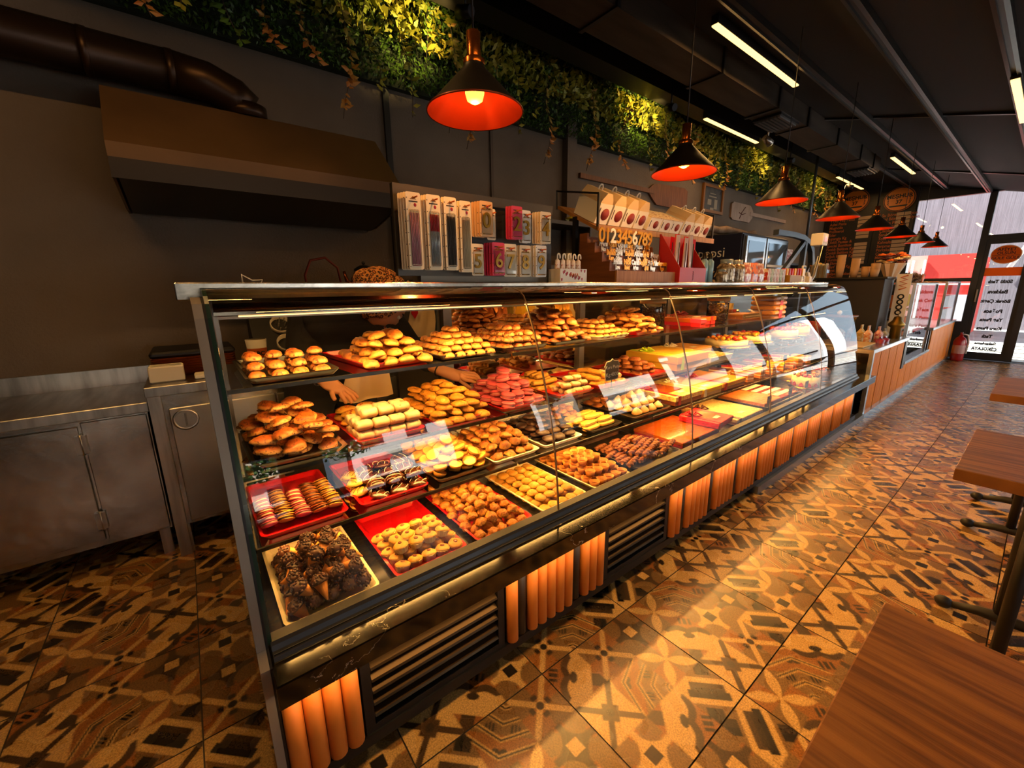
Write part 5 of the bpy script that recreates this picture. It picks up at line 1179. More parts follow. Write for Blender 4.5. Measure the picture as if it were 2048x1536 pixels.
# cup rack with cutlery pots
t = thing('cutlery_rack', 'black sloping rack carrying white cutlery pots behind the case', 'rack', (-2.75, .38, .8455))
wob('frame', G().ext([(-2.62, .85), (-2.62, .90), (-2.86, 1.22), (-2.88, 1.22), (-2.88, .85)], 'y', .27, .66), mat('rack_black', '#120f0e', .5), t)
wob('hook_arm', G().tube([(-2.865, .60, 1.222), (-2.70, .58, 1.30), (-2.45, .545, 1.275), (-2.45, .545, 1.255)], .005, 6), M_black, t)
for k, z in enumerate((.955, 1.055, 1.15)):
    y, x = .43-.01*k, -2.655-.085*k
    c = thing('cutlery_pot', ('empty white pot, lowest in the black rack', 'white pot full of forks in the middle of the black rack', 'white pot at the top of the black rack')[k], 'pot', (x, y, z), (0, .95, 0), 'white cutlery pots')
    ob('pot', G().lathe([(0, -.07), (.045, -.07), (.052, .0), (.056, .03), (.05, .032), (.044, -.06), (0, -.062)], 24), mat('white_ceramic', '#ded6c6', .3), c)
    if k: 
        for j in range(9): ob('fork', G().tube([(-.03+.008*j*.8, .02*math.sin(j*2), -.05), (-.035+.009*j, .025*math.sin(j*2), .045)], .003, 5), M_steel, c)
t = thing('paper_cup', 'white paper cup with dark print leaning by the cutlery rack', 'cup', (-2.58, .27, .8455)); ob('cup', G().lathe([(0, 0), (.035, 0), (.05, .16), (.047, .16)], 18), M_paper, t); ob('print_band', G().lathe([(.0415, .06), (.0475, .115)], 18), M_orn, t); tx = text('ABC', .03, M_blk, facing('+x', (.047, 0, .087)), None, bold=.001); tx.parent = t
ob('hanging_paper_cone', G().loft([[(.055*math.cos(2*PI*i/20)*(1 if i % 2 else .86), .075*math.sin(2*PI*i/20)*(1 if i % 2 else .86), .2) for i in range(20)], [(.008*math.cos(2*PI*i/20), .01*math.sin(2*PI*i/20), 0) for i in range(20)]]), mat('striped_paper', '#d9c7a6', .7, 0, '#a48a64', 20., stretch=(12, 12, .5)), label='pleated paper cone hanging behind the case glass', cat='paper bag', loc=(-2.45, .545, 1.06))
# teapot and cooker
t = thing('teapot', 'copper coloured teapot with black lid on the back counter', 'teapot', (-2.72, .93, 1.24)); M_cop = mat('dark_copper', '#6a3418', .25, .8)
ob('pot', G().lathe([(0, 0), (.06, 0), (.085, .04), (.08, .09), (.06, .125), (.058, .13)], 20), M_cop, t); ob('lid', G().lathe([(.062, .13), (.06, .145), (.03, .165), (.0, .17)], 20), M_black, t); ob('knob', G().ell((0, 0, .182), (.012, .012, .012), 8, 6), M_black, t)
ob('spout', G().tube([(.0, -.07, .04), (.0, -.11, .07), (.0, -.125, .13)], [.02, .014, .008], 8), M_cop, t)
t = thing('back_shelf', 'dark shelf on posts behind the case carrying the teapot', 'shelf', (-2.75, 1.0, .845)); wob('board', G().box((-2.95, .72, 1.22), (-2.5, 1.25, 1.24)), mat('dark_oak', '#5a3219', .5), t)
for y in (.74, 1.22): wob('post', G().box((-2.93, y, .845), (-2.9, y+.02, 1.22)), M_black, t); wob('post', G().box((-2.55, y, .845), (-2.52, y+.02, 1.22)), M_black, t)
ob('red_hose', G().tube([(-2.9, .63, 1.20), (-2.9, .62, 1.35), (-2.9, .66, 1.44), (-2.9, .75, 1.46), (-2.9, .82, 1.40), (-2.9, .84, 1.242)], .008, 6), mat('red_rubber', '#6e1a10', .5), label='dark red hose looping up beside the teapot', cat='hose')
ob('white_cable', G().tube([(-1.74, .17, 1.276), (-1.74, .17, 1.31), (-1.74, .20, 1.29), (-1.74, .23, 1.293), (-1.74, .225, 1.28), (-1.74, .27, 1.28), (-1.74, .31, 1.282)], .003, 6), M_white, label='thin white cable lying along the case top at the left', cat='cable')
# cream cloth with a heart hanging behind the case
t = thing('hanging_towel', 'cream cloth with red heart print hanging behind the case', 'towel', (-2.1, 1.0, .95))
g = G(); n = 10; lo = []
for k in range(9):
    z = 1.30-.30*k/8; w0 = .93+.02*math.sin(k*.7)+.02*(k/8); w1 = 1.02+.07*math.sin(k/8*2.3); lo.append([(-2.1+.008*math.sin(j*1.3+k*.4), w0+(w1-w0)*j/(n-1), z) for j in range(n)])
g.loft(lo, 0, True, False, False); g.loft([[(x-.004, y, z) for x, y, z in l] for l in lo], 0, True, False, False)
wob('cloth', g, mat('cream_cloth', '#d9bf9a', .85), t); wob('heart', G().ext([(.965, 1.10), (.985, 1.13), (.982, 1.155), (.968, 1.158), (.965, 1.15), (.96, 1.158), (.948, 1.153), (.946, 1.13)], 'x', -2.09, -2.086), M_rrib, t)
wob('hanger_rail', G().cyl((-2.1, .88, 1.30), (-2.1, 1.12, 1.30), .006, 6).cyl((-2.1, 1.10, 0), (-2.1, 1.10, 1.3), .008, 6), M_black, t)
# ------------------------------------------------------------------ wall decoration
W0 = -3.048
t = thing('bread_peel', 'long dark wooden bread peel hung on the wall above the box shelf', 'bread peel', (W0, 4.2, 2.3)); M_peel = mat('peel_wood', '#7c4a24', .5, 0, '#633a1b', 5., stretch=(1, 8, 1))
wob('handle', G().box((W0, 3.22, 2.30), (W0+.03, 4.45, 2.345)), M_peel, t)
wob('blade', G().ext([(4.36, 2.30), (4.44, 2.24), (4.52, 2.19), (5.10, 2.19), (5.17, 2.22), (5.17, 2.41), (5.10, 2.44), (4.52, 2.42), (4.44, 2.40), (4.36, 2.35)], 'x', W0, W0+.025), M_peel, t)
t = thing('bread_peel', 'short pale bread peel with a burnt mark hung beside the picture', 'bread peel', (W0, 7, 2.3)); M_peel2 = mat('pale_peel', '#a58a78', .5, 0, '#8d7464', 5., stretch=(1, 8, 1))
wob('handle', G().box((W0, 6.95, 2.29), (W0+.03, 8.33, 2.34)), M_peel2, t)
wob('blade', G().ext([(6.36, 2.22), (6.42, 2.19), (6.95, 2.19), (7.05, 2.27), (7.05, 2.36), (6.95, 2.43), (6.42, 2.43), (6.36, 2.40)], 'x', W0, W0+.025), M_peel2, t)
wob('wheat_mark', G().tube([(W0+.027, 6.62, 2.22), (W0+.027, 6.68, 2.31), (W0+.027, 6.78, 2.39)], .006, 5).tube([(W0+.027, 6.60, 2.30), (W0+.027, 6.70, 2.28), (W0+.027, 6.80, 2.31)], .005, 5), mat('burn', '#5a2a1a', .7), t)
def picture(label, y0, y1, z0, z1):
    t = thing('framed_picture', label, 'picture', (W0, (y0+y1)/2, z0)); f = .035
    g = G(); g.box((W0, y0, z0), (W0+.03, y1, z0+f)).box((W0, y0, z1-f), (W0+.03, y1, z1)).box((W0, y0, z0+f), (W0+.03, y0+f, z1-f)).box((W0, y1-f, z0+f), (W0+.03, y1, z1-f)); wob('frame', g, mat('brown_frame', '#8a5a26', .4), t)
    wob('print', G().box((W0, y0+f, z0+f), (W0+.012, y1-f, z1-f)), mat('dark_print', '#2e2f30', .5, 0, '#4a4a48', 8.), t)
    m_ = (y0+y1)/2
    for a, b, c, d in ((-.13, -.03, .1, .17), (.05, .13, .06, .18), (-.05, .04, .03, .07), (-.1, .1, .20, .215), (-.08, .08, .24, .25)): wob('printed_shape', G().box((W0+.012, m_+a, z0+c), (W0+.013, m_+b, z0+d)), mat('print_cream', '#9a917e', .6), t)
picture('brown framed dark picture hung between the two bread peels', 5.55, 6.10, 2.22, 2.57)
picture('lower dark framed picture half hidden by bakery boxes', 4.82, 5.32, 1.80, 2.06)
t = thing('wall_shelf', 'small dark wall shelf with a lemon squeezer and cups', 'shelf', (-2.9, 2.7, 1.4)); wob('board', G().box((-3.05, 2.45, 1.80), (-2.75, 3.1, 1.83)), mat('shelf_grey', '#4a4038', .5), t); wob('panel', G().box((-3.05, 3.08, 1.3), (-2.75, 3.1, 1.80)), MATS['shelf_grey'], t); wob('lower_board', G().box((-3.05, 2.45, 1.42), (-2.75, 3.1, 1.45)), MATS['shelf_grey'], t)
t = thing('lemon_squeezer', 'yellow plastic lemon squeezer on the dark wall shelf', 'squeezer', (-2.85, 2.95, 1.83)); ob('cup', G().lathe([(0, 0), (.03, 0), (.035, .04), (.0, .04)], 14), M_jar, t); ob('reamer', G().lathe([(.07, .04), (.07, .055), (.035, .06), (.025, .09), (0, .11)], 16), mat('lemon_plastic', '#c6b21c', .4), t)
for k in range(5): ob('paper_cup', G().lathe([(0, 0), (.038, 0), (.05, .03), (.046, .03)], 18), M_paper, label='white paper cup in the stack on the lower wall shelf', cat='cup', group='stacked paper cups', loc=(-2.85, 2.9, 1.45+k*.022))
# ------------------------------------------------------------------ fridges
t = thing('drinks_fridge', 'dark blue drinks fridge with white lettering on its side', 'fridge', (-2.72, 5.7, 0)); M_fr = mat('fridge_blue', '#171b34', .35); YF = 5.38
wob('body', G().rbox((-3.04, YF, 0), (-2.40, 6.75, 1.88), .01), M_fr, t)
wob('front_frame', G().box((-2.40, YF+.01, .1), (-2.385, 6.74, 1.86)), M_black, t)
for y0, y1 in ((YF+.06, 5.98), (6.02, 6.70)):
    p = wob('glass_door', G().box((-2.384, y0, .15), (-2.362, y1, 1.84)), M_alu, t); wob('pane', G().box((-2.361, y0+.05, .2), (-2.358, y1-.05, 1.79)), mat('bright_fridge_glass', '#8f969c', .05, .6), p)
    for k in range(3): wob('shelf_line', G().box((-2.357, y0+.05, .65+k*.42), (-2.354, y1-.05, .68+k*.42)), M_white, p)
text('pepsi', .17, M_white, facing('-y', (-2.76, YF-.002, 1.66)), t, bold=-.001); text('YANA', .10, M_kraftl, facing('-y', (-2.62, YF-.002, 1.40)), t, bold=.002); text('%25', .22, M_kraftl, facing('-y', (-2.72, YF-.002, 1.25)), t, bold=.002)
ob('paper_roll', G().tube([(-2.75, 4.9+.2*k, 1.96+.015*math.sin(k*1.7)) for k in range(9)], [.03+.022*abs(math.sin(k*1.3)) for k in range(9)], 8), mat('crumpled_brown_paper', '#8a6a4c', .8, 0, '#a99078', 12., .5, 20), label='crumpled brown paper roll lying on top of the fridges', cat='paper')
t = thing('steel_truss', 'grey arched metal truss frame beside the fridges', 'frame', (-2.3, 6.9, 0)); M_tr = mat('truss_grey', '#5f6468', .4, .6)
P = [(5.95, 1.90), (6.5, 1.905), (6.85, 1.89), (7.1, 1.84), (7.25, 1.74), (7.33, 1.58), (7.36, 1.3), (7.36, 0)]
wob('arch', G().tube([(-2.25, y, z) for y, z in P], .045, 4, sm=False), M_tr, t); wob('diagonal', G().tube([(-2.25, 6.95, 1.85), (-2.25, 6.1, 1.3)], .035, 4, sm=False), M_tr, t); wob('upright', G().box((-2.28, 6.93, 0), (-2.22, 6.99, 1.86)), M_tr, t); wob('pole', G().cyl((-2.25, 7.0, 1.86), (-2.25, 7.0, zc(-2.25)-.03), .018, 8), M_tr, t); wob('strut', G().tube([(-2.25, 7.33, 1.55), (-2.25, 7.0, 1.3)], .025, 4, sm=False), M_tr, t)
for k in range(4): ob('printed_pack', G().rbox((-.12, -.14, 0), (.12, .14, .22), .004), M_bag1, label='printed white box, %s of four on the wall unit beside the truss' % ('first', 'second', 'third', 'last')[k], cat='box', group='boxes on the wall unit', loc=(-2.85, 6.93+k*.30, 1.602))
t = thing('wall_unit', 'dark wall unit with open bays behind the metal truss', 'cabinet', (-2.85, 7.6, 0)); wob('body', G().box((-3.045, 6.78, 0), (-2.65, 8.2, .9)).box((-3.045, 6.78, 1.57), (-2.65, 8.2, 1.6)).box((-3.045, 6.78, .9), (-2.98, 8.2, 1.57)), M_black, t)
for y in (6.78, 7.25, 7.72, 8.17): wob('divider', G().box((-2.98, y, .9), (-2.66, y+.025, 1.57)), M_tr, t)
for k in range(3): ob('ochre_flower', G().lathe([(.0, .0), (.02, .0), (.028, .2), (.0, .2)], 8).ell((0, 0, .235), (.045, .045, .035), 8, 6, 1), [mat('stem_green', '#5f6a3c', .7), M_yel], label='yellow headed dried flower, %s beside the truss' % ('left', 'middle', 'right')[k], cat='flower', group='yellow dried flowers', loc=(-2.5, 8.30+k*.12, 1.35))
ob('flower_stand', G().rbox((-2.62, 8.22, 0), (-2.38, 8.64, 1.35), .01), M_wall, label='plain dark stand under the yellow dried flowers', cat='stand')
# ------------------------------------------------------------------ menu boards on the end wall
M_menu = mat('menu_black', '#151214', .45); M_mo = mat('menu_orange', '#b05a22', .6); M_logo = mat('sign_orange', '#d9741f', .35)
def menu(label, x0, x1, zt, lines, sx):
    t = thing('menu_board', label, 'menu board', ((x0+x1)/2, YE-.02, 1.2))
    wob('panel', G().box((x0, YE-.03, .9), (x1, YE-.005, zt)), M_menu, t)
    for k, s in enumerate(lines):
        z = 2.47-k*.067
        text(s, .072, M_mo, facing('-y', (x0+.06, YE-.031, z)), t, ax='LEFT', sx=.85, bold=.001)
        if k % 7 != 6: wob('price_plate', G().box((x1-.24, YE-.034, z-.024), (x1-.05, YE-.030, z+.03)), mat('plate_cream', '#b0906c', .6), t)
L1 = ['1 No Yaş Pasta', 'Adet Pasta', 'Magnolia', 'Profiterol', 'Ekler', 'Supangle Kg', 'Çilekli Pastası &', 'Special Bombası', 'Fıstıklı Baklava Kg', 'Cevizli Baklava Kg', 'Soğuk Baklava Kg', 'Tulumba Kg', 'İçli Ekmek Kg', 'Kadayıf Tatlısı Kg', 'Şöbiyet Kg', 'Kemalpaşa Tatlısı Kg', 'Yaş Pasta P']
menu('black menu board with orange lettering nearest the back wall', -3.0, -2.26, 2.96, L1, 1)
menu('black menu board with price plates beside the end window', -2.22, -1.72, 2.90, ['Su Böreği Porsiyon', 'Kol Böreği Porsiyon', 'Açma Poğaça', 'Sade Simit', 'Çikolatalı Ekmek', 'Sandviç', 'Tost', 'Kahvaltı Tabağı', 'Serpme Kahvaltı', 'Portakal Suyu', 'Çay', 'Meyveli Soda', 'Limonata'], 1)
for x, z, rx, lb in ((-2.59, 2.79, .215, 'oval orange lettered sign above the left menu board'), (-1.955, 2.72, .215, 'oval orange lettered sign above the right menu board')):
    t = thing('oval_sign', lb, 'sign', (x, YE-.06, z))
    wob('rim', disc(x, z, rx, .205, YE-.06, YE-.035), M_mo, t); wob('ring', disc(x, z, rx*.96, .197, YE-.064, YE-.058), M_menu, t); wob('face', disc(x, z, rx*.90, .185, YE-.07, YE-.060), M_logo, t)
    text('MEŞHUR', .088, M_menu, facing('-y', (x, YE-.071, z+.05)), t, bold=.003); text('37', .085, M_menu, facing('-y', (x, YE-.071, z-.045)), t, bold=.003)
    wob('ribbon', G().ext([(x-.11, z-.125), (x+.11, z-.125), (x+.13, z-.105), (x+.11, z-.10), (x-.11, z-.10), (x-.13, z-.105)], 'y', YE-.072, YE-.069), M_menu, t)
    for s in (-1, 1):
        for k in range(5): wob('wheat_leaf', G().ext([(x+s*(.125+.005*k), z-.09+.03*k), (x+s*(.16), z-.07+.03*k), (x+s*(.145), z-.055+.03*k)], 'y', YE-.072, YE-.069), M_menu, t)
# ------------------------------------------------------------------ things on the far counter
M_kc = mat('kraft_cup', '#b58d62', .7)
for k, (y, x, h, r, n_, lb) in enumerate(((6.12, -1.58, .26, .042, 5, 'tallest kraft cup stack on the black cabinet'), (6.15, -1.45, .21, .042, 4, 'second kraft cup stack on the black cabinet'), (6.2, -1.36, .12, .042, 2, 'short kraft cup stack in front'), (6.17, -1.27, .15, .045, 3, 'right-hand kraft cup stack on the black cabinet'))):
    t = thing('cup_stack', lb, 'cups', (x, y, 1.33), 0, 'kraft cup stacks')
    for j in range(n_): ob('cup', G().lathe([(0, 0), (r*.75, 0), (r, h-.03*(n_-1)), (r*.94, h-.03*(n_-1))], 16, (0, 0, .03*j)), M_kc, t)
t = thing('straw_caddy', 'clear caddy of white paper sachets on the black cabinet', 'caddy', (-1.78, 6.1, 1.33)); ob('box', G().loft([rr(-.09, -.05, .09, .05, .004, 0), rr(-.09, -.05, .09, .05, .004, .16)], cap=False), M_glass, t)
for j in range(12): ob('sachet', G().rbox((-.08+.0135*j, -.04, .003), (-.07+.0135*j, .04, .15+.01*(j % 3)), .002), M_paper if j % 3 else M_kraftl, t)
# coffee tools and sweet bags on the first counter stretch
ob('serving_board', G().rbox((-1.65, 5.02, .661), (-1.02, 5.5, .672), .004), M_kraftl, label='tan board lying at the near end of the far counter', cat='board')
t = thing('glass_canister', 'clear plastic canister with wooden lid on the far counter', 'canister', (-1.30, 5.25, .673)); ob('body', G().loft([rr(-.10, -.10, .10, .10, .01, 0), rr(-.12, -.12, .12, .12, .01, .26)], cap=False), M_glass, t); ob('lid', G().rbox((-.13, -.13, .26), (.13, .13, .275), .004), mat('brown_lid', '#7a4a34', .5), t); ob('wrapped_sweets', G().ell((0, 0, .08), (.08, .08, .07), 10, 8), M_bag1, t); ob('knob', G().ell((.0, 0, .30), (.022, .022, .026), 8, 6), M_white, t)
ob('red_canister', G().lathe([(0, 0), (.06, 0), (.07, .16), (.07, .2), (.0, .2)], 18), mat('red_clear', '#b8402c', .2, coat=.3), label='red topped clear canister behind the wooden lidded one', cat='canister', loc=(-1.52, 5.34, .673))
cb = (('orange striped', mat('sweet_a', '#d87a3a', .3, 0, '#efe2d0', 40., coat=.4)), ('yellow', mat('sweet_b', '#d9a83a', .3, 0, '#e9dcc8', 40., coat=.4)), ('red and white', mat('sweet_c', '#c83a34', .3, 0, '#efe6dc', 40., coat=.4)), ('grey clear', mat('sweet_d', '#9a9284', .3, 0, '#c9c2b4', 40., coat=.4)), ('purple red', mat('sweet_e', '#5a2a66', .3, 0, '#c23a3a', 30., coat=.4)))
for k, (y, x, j, h) in enumerate(((5.62, -1.12, 0, .17), (5.72, -1.2, 1, .17), (5.86, -1.08, 2, .15), (6.02, -1.06, 3, .12), (5.55, -1.0, 4, .07), (5.75, -1.0, 4, .06))):
    ob('sweet_bag', G().loft([rr(-.03, -.045, .03, .045, .02, 0), rr(-.035, -.05, .035, .05, .02, h*.5), rr(-.01, -.02, .01, .02, .008, h*.75), rr(-.006, -.04, .006, .04, .004, h)]), cb[j][1], label='%s wrapped sweet bag, %s along the far counter' % (cb[j][0], ('first', 'second', 'third', 'fourth', 'low front', 'low rear')[k]), cat='bag', group='sweet bags on the far counter', loc=(x, y, .661))
t = thing('brass_grinder', 'old brass coffee grinder at the cabinet foot on the far counter', 'grinder', (-1.0, 6.16, .661)); M_br = mat('old_brass', '#8a6a24', .35, .8); ob('body', G().lathe([(0, 0), (.05, 0), (.045, .12), (.07, .14), (.075, .16), (.04, .2), (.03, .24), (0, .25)], 18), M_br, t); ob('crank', G().tube([(0, 0, .25), (0, 0, .265), (0, .08, .268)], .005, 6), M_br, t)
# flower bouquet on the vitrine
t = thing('flower_bouquet', 'wrapped bouquet of dark red and orange flowers on the vitrine', 'bouquet', (-1.28, 7.0, 1.26)); q = random.Random(8)
ob('wrapping', G().loft([[(.03*math.cos(2*PI*i/16), .03*math.sin(2*PI*i/16), 0) for i in range(16)], [(.10*(1+.3*(i % 2))*math.cos(2*PI*i/16), .13*(1+.3*(i % 2))*math.sin(2*PI*i/16), .24) for i in range(16)]], cap=False), mat('wrap_kraft', '#c9a988', .8), t)
for k in range(22):
    a = q.random()*6.28; d = .14*math.sqrt(q.random()); mt = [mat('maroon_bloom', '#4a0f18', .6), M_orn, M_kraftl][k % 3]
    g = G()
    for j in range(10): g.ell((.028*math.cos(j*.63), .028*math.sin(j*.63), 0), (.02, .02, .012), 6, 4)
    g.ell((0, 0, .008), (.02, .02, .014), 8, 5); g.xf(Matrix.Translation((d*math.cos(a), d*math.sin(a)*1.3, .25+.11*q.random())))
    ob('flower', g, mt, t)
ob('orange_gerbera', G().lathe([(0, .01), (.02, .012), (.05, .004), (.052, 0), (0, -.004)], 16, ax='x'), M_orn, label='single orange gerbera on the vitrine rim', cat='flower', loc=(-.97, 6.9, 1.312))
ob('dried_flowers', leaf_cloud(160, .08, .12, .05, (0, 0, .05), .03, random.Random(3)), mat('dried_beige', '#a98a72', .8), label='beige dried flower bunch lying on the vitrine top', cat='flowers', loc=(-1.15, 7.7, 1.285))
ob('dried_roses', leaf_cloud(120, .06, .1, .05, (0, 0, .05), .035, random.Random(4)), MATS['maroon_bloom'], label='dark maroon dried flowers on the vitrine top', cat='flowers', loc=(-1.2, 7.4, 1.285))
# fire extinguisher
t = thing('fire_extinguisher', 'red fire extinguisher standing beside the glass door', 'fire extinguisher', (-.80, 10.0, 0)); M_ext = mat('extinguisher_red', '#a8141a', .3, coat=.4)
ob('cylinder', G().lathe([(0, 0), (.07, 0), (.078, .02), (.078, .32), (.06, .37), (.025, .40), (.025, .42), (0, .42)], 22), M_ext, t); ob('valve', G().box((-.015, -.02, .42), (.015, .02, .45)).box((-.012, -.09, .455), (.012, .05, .468)).box((-.01, -.08, .435), (.01, 0, .445)), M_ext, t)
ob('hose', G().tube([(0, .02, .44), (.07, .05, .42), (.095, .03, .3), (.09, 0, .12)], .011, 8), M_white, t); ob('label', G().lathe([(.0785, .12), (.0785, .26)], 22), mat('label_pale', '#c9a09a', .5), t)

# ------------------------------------------------------------------ lamps
def pendant():
    t = thing('pendant_lamp', 'x', 'pendant lamp', (0, 0, 0))
    sh = ob('shade', G().lathe([(.149, 0), (.146, .004), (.09, .062), (.036, .118), (.031, .132), (.031, .136), (.0, .137)], 40), mat('black_shade', '#14100d', .42, 0, spec=.4), t)
    ob('inner_shade', G().lathe([(.1465, .0005), (.0885, .060), (.034, .114), (.0, .122)], 40), mat('copper_inside', '#b03010', .28, .8), t)
    ob('rim', G().lathe([(.1465, 0), (.1495, -.001), (.1500, .002), (.148, .005)], 40), mat('rim_copper', '#7a2c10', .4, .5), t)
    ob('collar', G().lathe([(.033, .128), (.033, .142), (.028, .146)], 24), mat('copper_tube', '#b06428', .25, .9), t)
    ob('socket_tube', G().lathe([(.021, .14), (.021, .215), (.0, .216)], 24), MATS['copper_tube'], t)
    ob('bulb', G().lathe([(.008, .112), (.012, .095), (.024, .075), (.03, .055), (.024, .034), (.01, .026), (0, .025)], 16), mat('bulb_glass', '#ffb060', .1, emit=(1, .42, .06), es=3.), t)
    ob('filament', G().tube([(0, -.006, .09), (.004, -.004, .05), (-.004, .004, .05), (0, .006, .09)], .003, 6), M_bulb, t)
    ob('cord', G().cyl((0, 0, .215), (0, 0, .99), .0028, 6), M_black, t)
    return t
P0 = pendant(); PY = (.80, 2.0, 3.19, 4.36, 5.52, 6.66, 7.8, 8.95)
ordn = ('nearest to the camera', 'second from the camera', 'third from the camera', 'fourth from the camera', 'fifth along the row', 'sixth along the row', 'seventh along the row', 'last, nearest the end window')
for k, y in enumerate(PY):
    loc = (-1.2, y, 1.785); lb = 'black cone pendant lamp with glowing copper inside, '+ordn[k]
    if k == 0: P0.location = loc; o = P0; tag(o, lb, None, 'cone pendant lamps')
    else: o = dup(P0, loc, None, lb, 'cone pendant lamps')
    l = bpy.data.lights.new('bulb_light', 'POINT'); l.energy = 6.0 if k < 3 else 2.5; l.color = (1, .46, .10); l.shadow_soft_size = .02
    lo = bpy.data.objects.new('bulb_light', l); COL.objects.link(lo); lo.parent = o; lo.location = (0, 0, .02)
def linear(label, x, y0, y1, power, z=None, w=.045):
    z = zc(x)-.07 if z is None else z
    t = thing('linear_light', label, 'linear light', (x, (y0+y1)/2, z), 0, 'linear ceiling lights')
    wob('housing', G().box((x-w/2, y0, z), (x+w/2, y1, z+.05)), M_black, t)
    wob('diffuser', G().box((x-w/2+.003, y0+.004, z-.008), (x+w/2-.003, y1-.004, z)), M_ledon, t)
    for y in (y0+.1, y1-.1): wob('hanger', G().cyl((x, y, z+.05), (x, y, zc(x)), .003, 5), M_black, t)
    area('linear_glow', t, (x, (y0+y1)/2, z-.011), w, y1-y0, power, (1, .52, .16))
linear('long glowing ceiling light directly above the aisle edge', -1.53, 2.77, 4.08, 14)
linear('glowing ceiling light running beside the plant wall', -2.46, 4.42, 5.64, 9, 2.908)
linear('far glowing ceiling light above the counter row', -1.51, 7.2, 8.5, 6)
linear('farthest glowing light near the oval signs', -2.38, 8.35, 9.75, 10, 2.90)
linear('glowing ceiling light at the right above the tables', -.373, 4.33, 5.5, 4)
linear('added unseen ceiling light overhead before the first lamp', -1.53, -1.0, .3, 15)  # added beyond the frame to warm the hood and back wall
linear('added unseen ceiling light at the right above the nearest table', -.373, .3, 1.5, 6)  # second lamp added beyond the frame, for warm ambient fill
# spotlights on the plants
def spot(label, p, tgt, power, body):
    t = thing('spotlight', label, 'spotlight', p, 0, 'ceiling spotlights'); d = (Vector(tgt)-Vector(p)).normalized(); a = Vector((0, 0, 0))
    ob('body', G().tube([tuple(-d*.05), tuple(d*.05)], [.03, .038], 14), body, t); ob('lens', G().tube([tuple(d*.0505), tuple(d*.053)], .033, 14), mat('spot_lens', '#fff3d0', .3, emit=(1, .8, .4), es=8), t)
    ob('bracket', G().cyl((0, 0, .02), (0, 0, .24), .008, 6), body, t)
    l = bpy.data.lights.new('spot_beam', 'SPOT'); l.energy = power; l.color = (1, .72, .22); l.spot_size = 1.6; l.spot_blend = .9; l.shadow_soft_size = .02
    lo = bpy.data.objects.new('spot_beam', l); COL.objects.link(lo); lo.parent = t; lo.location = d*.07; lo.rotation_euler = d.to_track_quat('-Z', 'Y').to_euler()
spot('black ceiling spotlight aimed at the plants above the first lamp', (-2.40, 1.55, 2.84), (-2.95, 1.40, 2.98), 30, M_black)
spot('black ceiling spotlight aimed at the bright yellow foliage', (-2.42, 3.75, 2.84), (-2.95, 3.9, 3.0), 30, M_black)
spot('pale metal spotlight under the ventilation duct', (-2.06, 4.95, 2.70), (-1.9, 5.4, 2.4), 3, M_steel)
spot('black ceiling spotlight above the wall frame', (-2.40, 6.5, 2.84), (-2.95, 6.6, 2.95), 10, M_black)
spot('small far spotlight near the plant wall end', (-2.35, 8.9, 2.82), (-2.95, 8.9, 2.95), 16, M_black)
# rectangular air duct with grilles
t = thing('air_duct', 'rectangular metal ventilation duct hung under the dark roof', 'air duct', (-1.87, 5, 2.75)); M_duct = mat('galvanised_dark', '#5a4e42', .45, .7, '#3f362e', 3., stretch=(3, .5, 3))
wob('trunk', G().box((-2.0, -1.5, 2.755), (-1.74, 7.75, 2.93)), M_duct, t)
for y in (2.1, 3.3, 4.3, 5.0, 5.9, 6.8, 7.4): wob('flange', G().box((-2.015, y, 2.745), (-1.725, y+.03, 2.94)), M_dark, t)
for y in (4.42, 7.30):
    p = wob('grille', G().box((-1.99, y, 2.735), (-1.75, y+.42, 2.755)), M_black, t)
    for k in range(7): wob('louvre', G().box((-1.985+.033*k, y+.02, 2.722), (-1.965+.033*k, y+.40, 2.736)), M_grey, p)
for y in (2.6, 4.0, 6.2): wob('hanger', G().box((-2.0, y, 2.93), (-1.985, y+.015, zc(-2.0))), M_black, t)
# ------------------------------------------------------------------ tables
M_tab = mat('walnut_laminate', '#a0662e', .40, 0, '#6a3c18', 4.5, .08, 30, stretch=(1.2, 16, 1)); M_tedge = mat('table_edge', '#5a3418', .5)
M_iron = mat('black_iron', '#100d0b', .55)
def table(label, x0, y0, x1, y1, z=.735):
    t = thing('cafe_table', label, 'table', ((x0+x1)/2, (y0+y1)/2, 0), 0, 'wooden cafe tables')
    wob('tabletop', G().rbox((x0, y0, z-.036), (x1, y1, z), .002), M_tab, t)
    xm = x0+.17
    for x in (xm, x1-.17):
        for y in (y0+.1, y1-.04):
            wob('leg', G().cyl((x, y, .03), (x, y, z-.036), .017, 10), M_iron, t)
    wob('under_frame', G().box((xm-.02, y0+.08, z-.06), (x1-.15, y1-.03, z-.036)), M_iron, t)
    for y in (y0+.1, y1-.04):
        wob('foot', G().tube([(xm-.13, y, .02), (xm-.05, y, .04), (xm, y, .045), ((xm+x1-.17)/2, y, .05), (x1-.17, y, .045), (x1-.04, y, .02)], [.012, .018, .022, .016, .022, .014], 8).ell((xm-.14, y, .022), (.028, .022, .022), 10, 8), M_iron, t)
table('wooden cafe table at the lower right corner, nearest the camera', -.083, -.15, .52, .83, .745)
table('wooden cafe table in the middle at the right edge', -.088, 1.70, .52, 2.24, .725)
table('wooden cafe table farther back at the right edge', -.10, 2.98, .52, 3.57, .735)
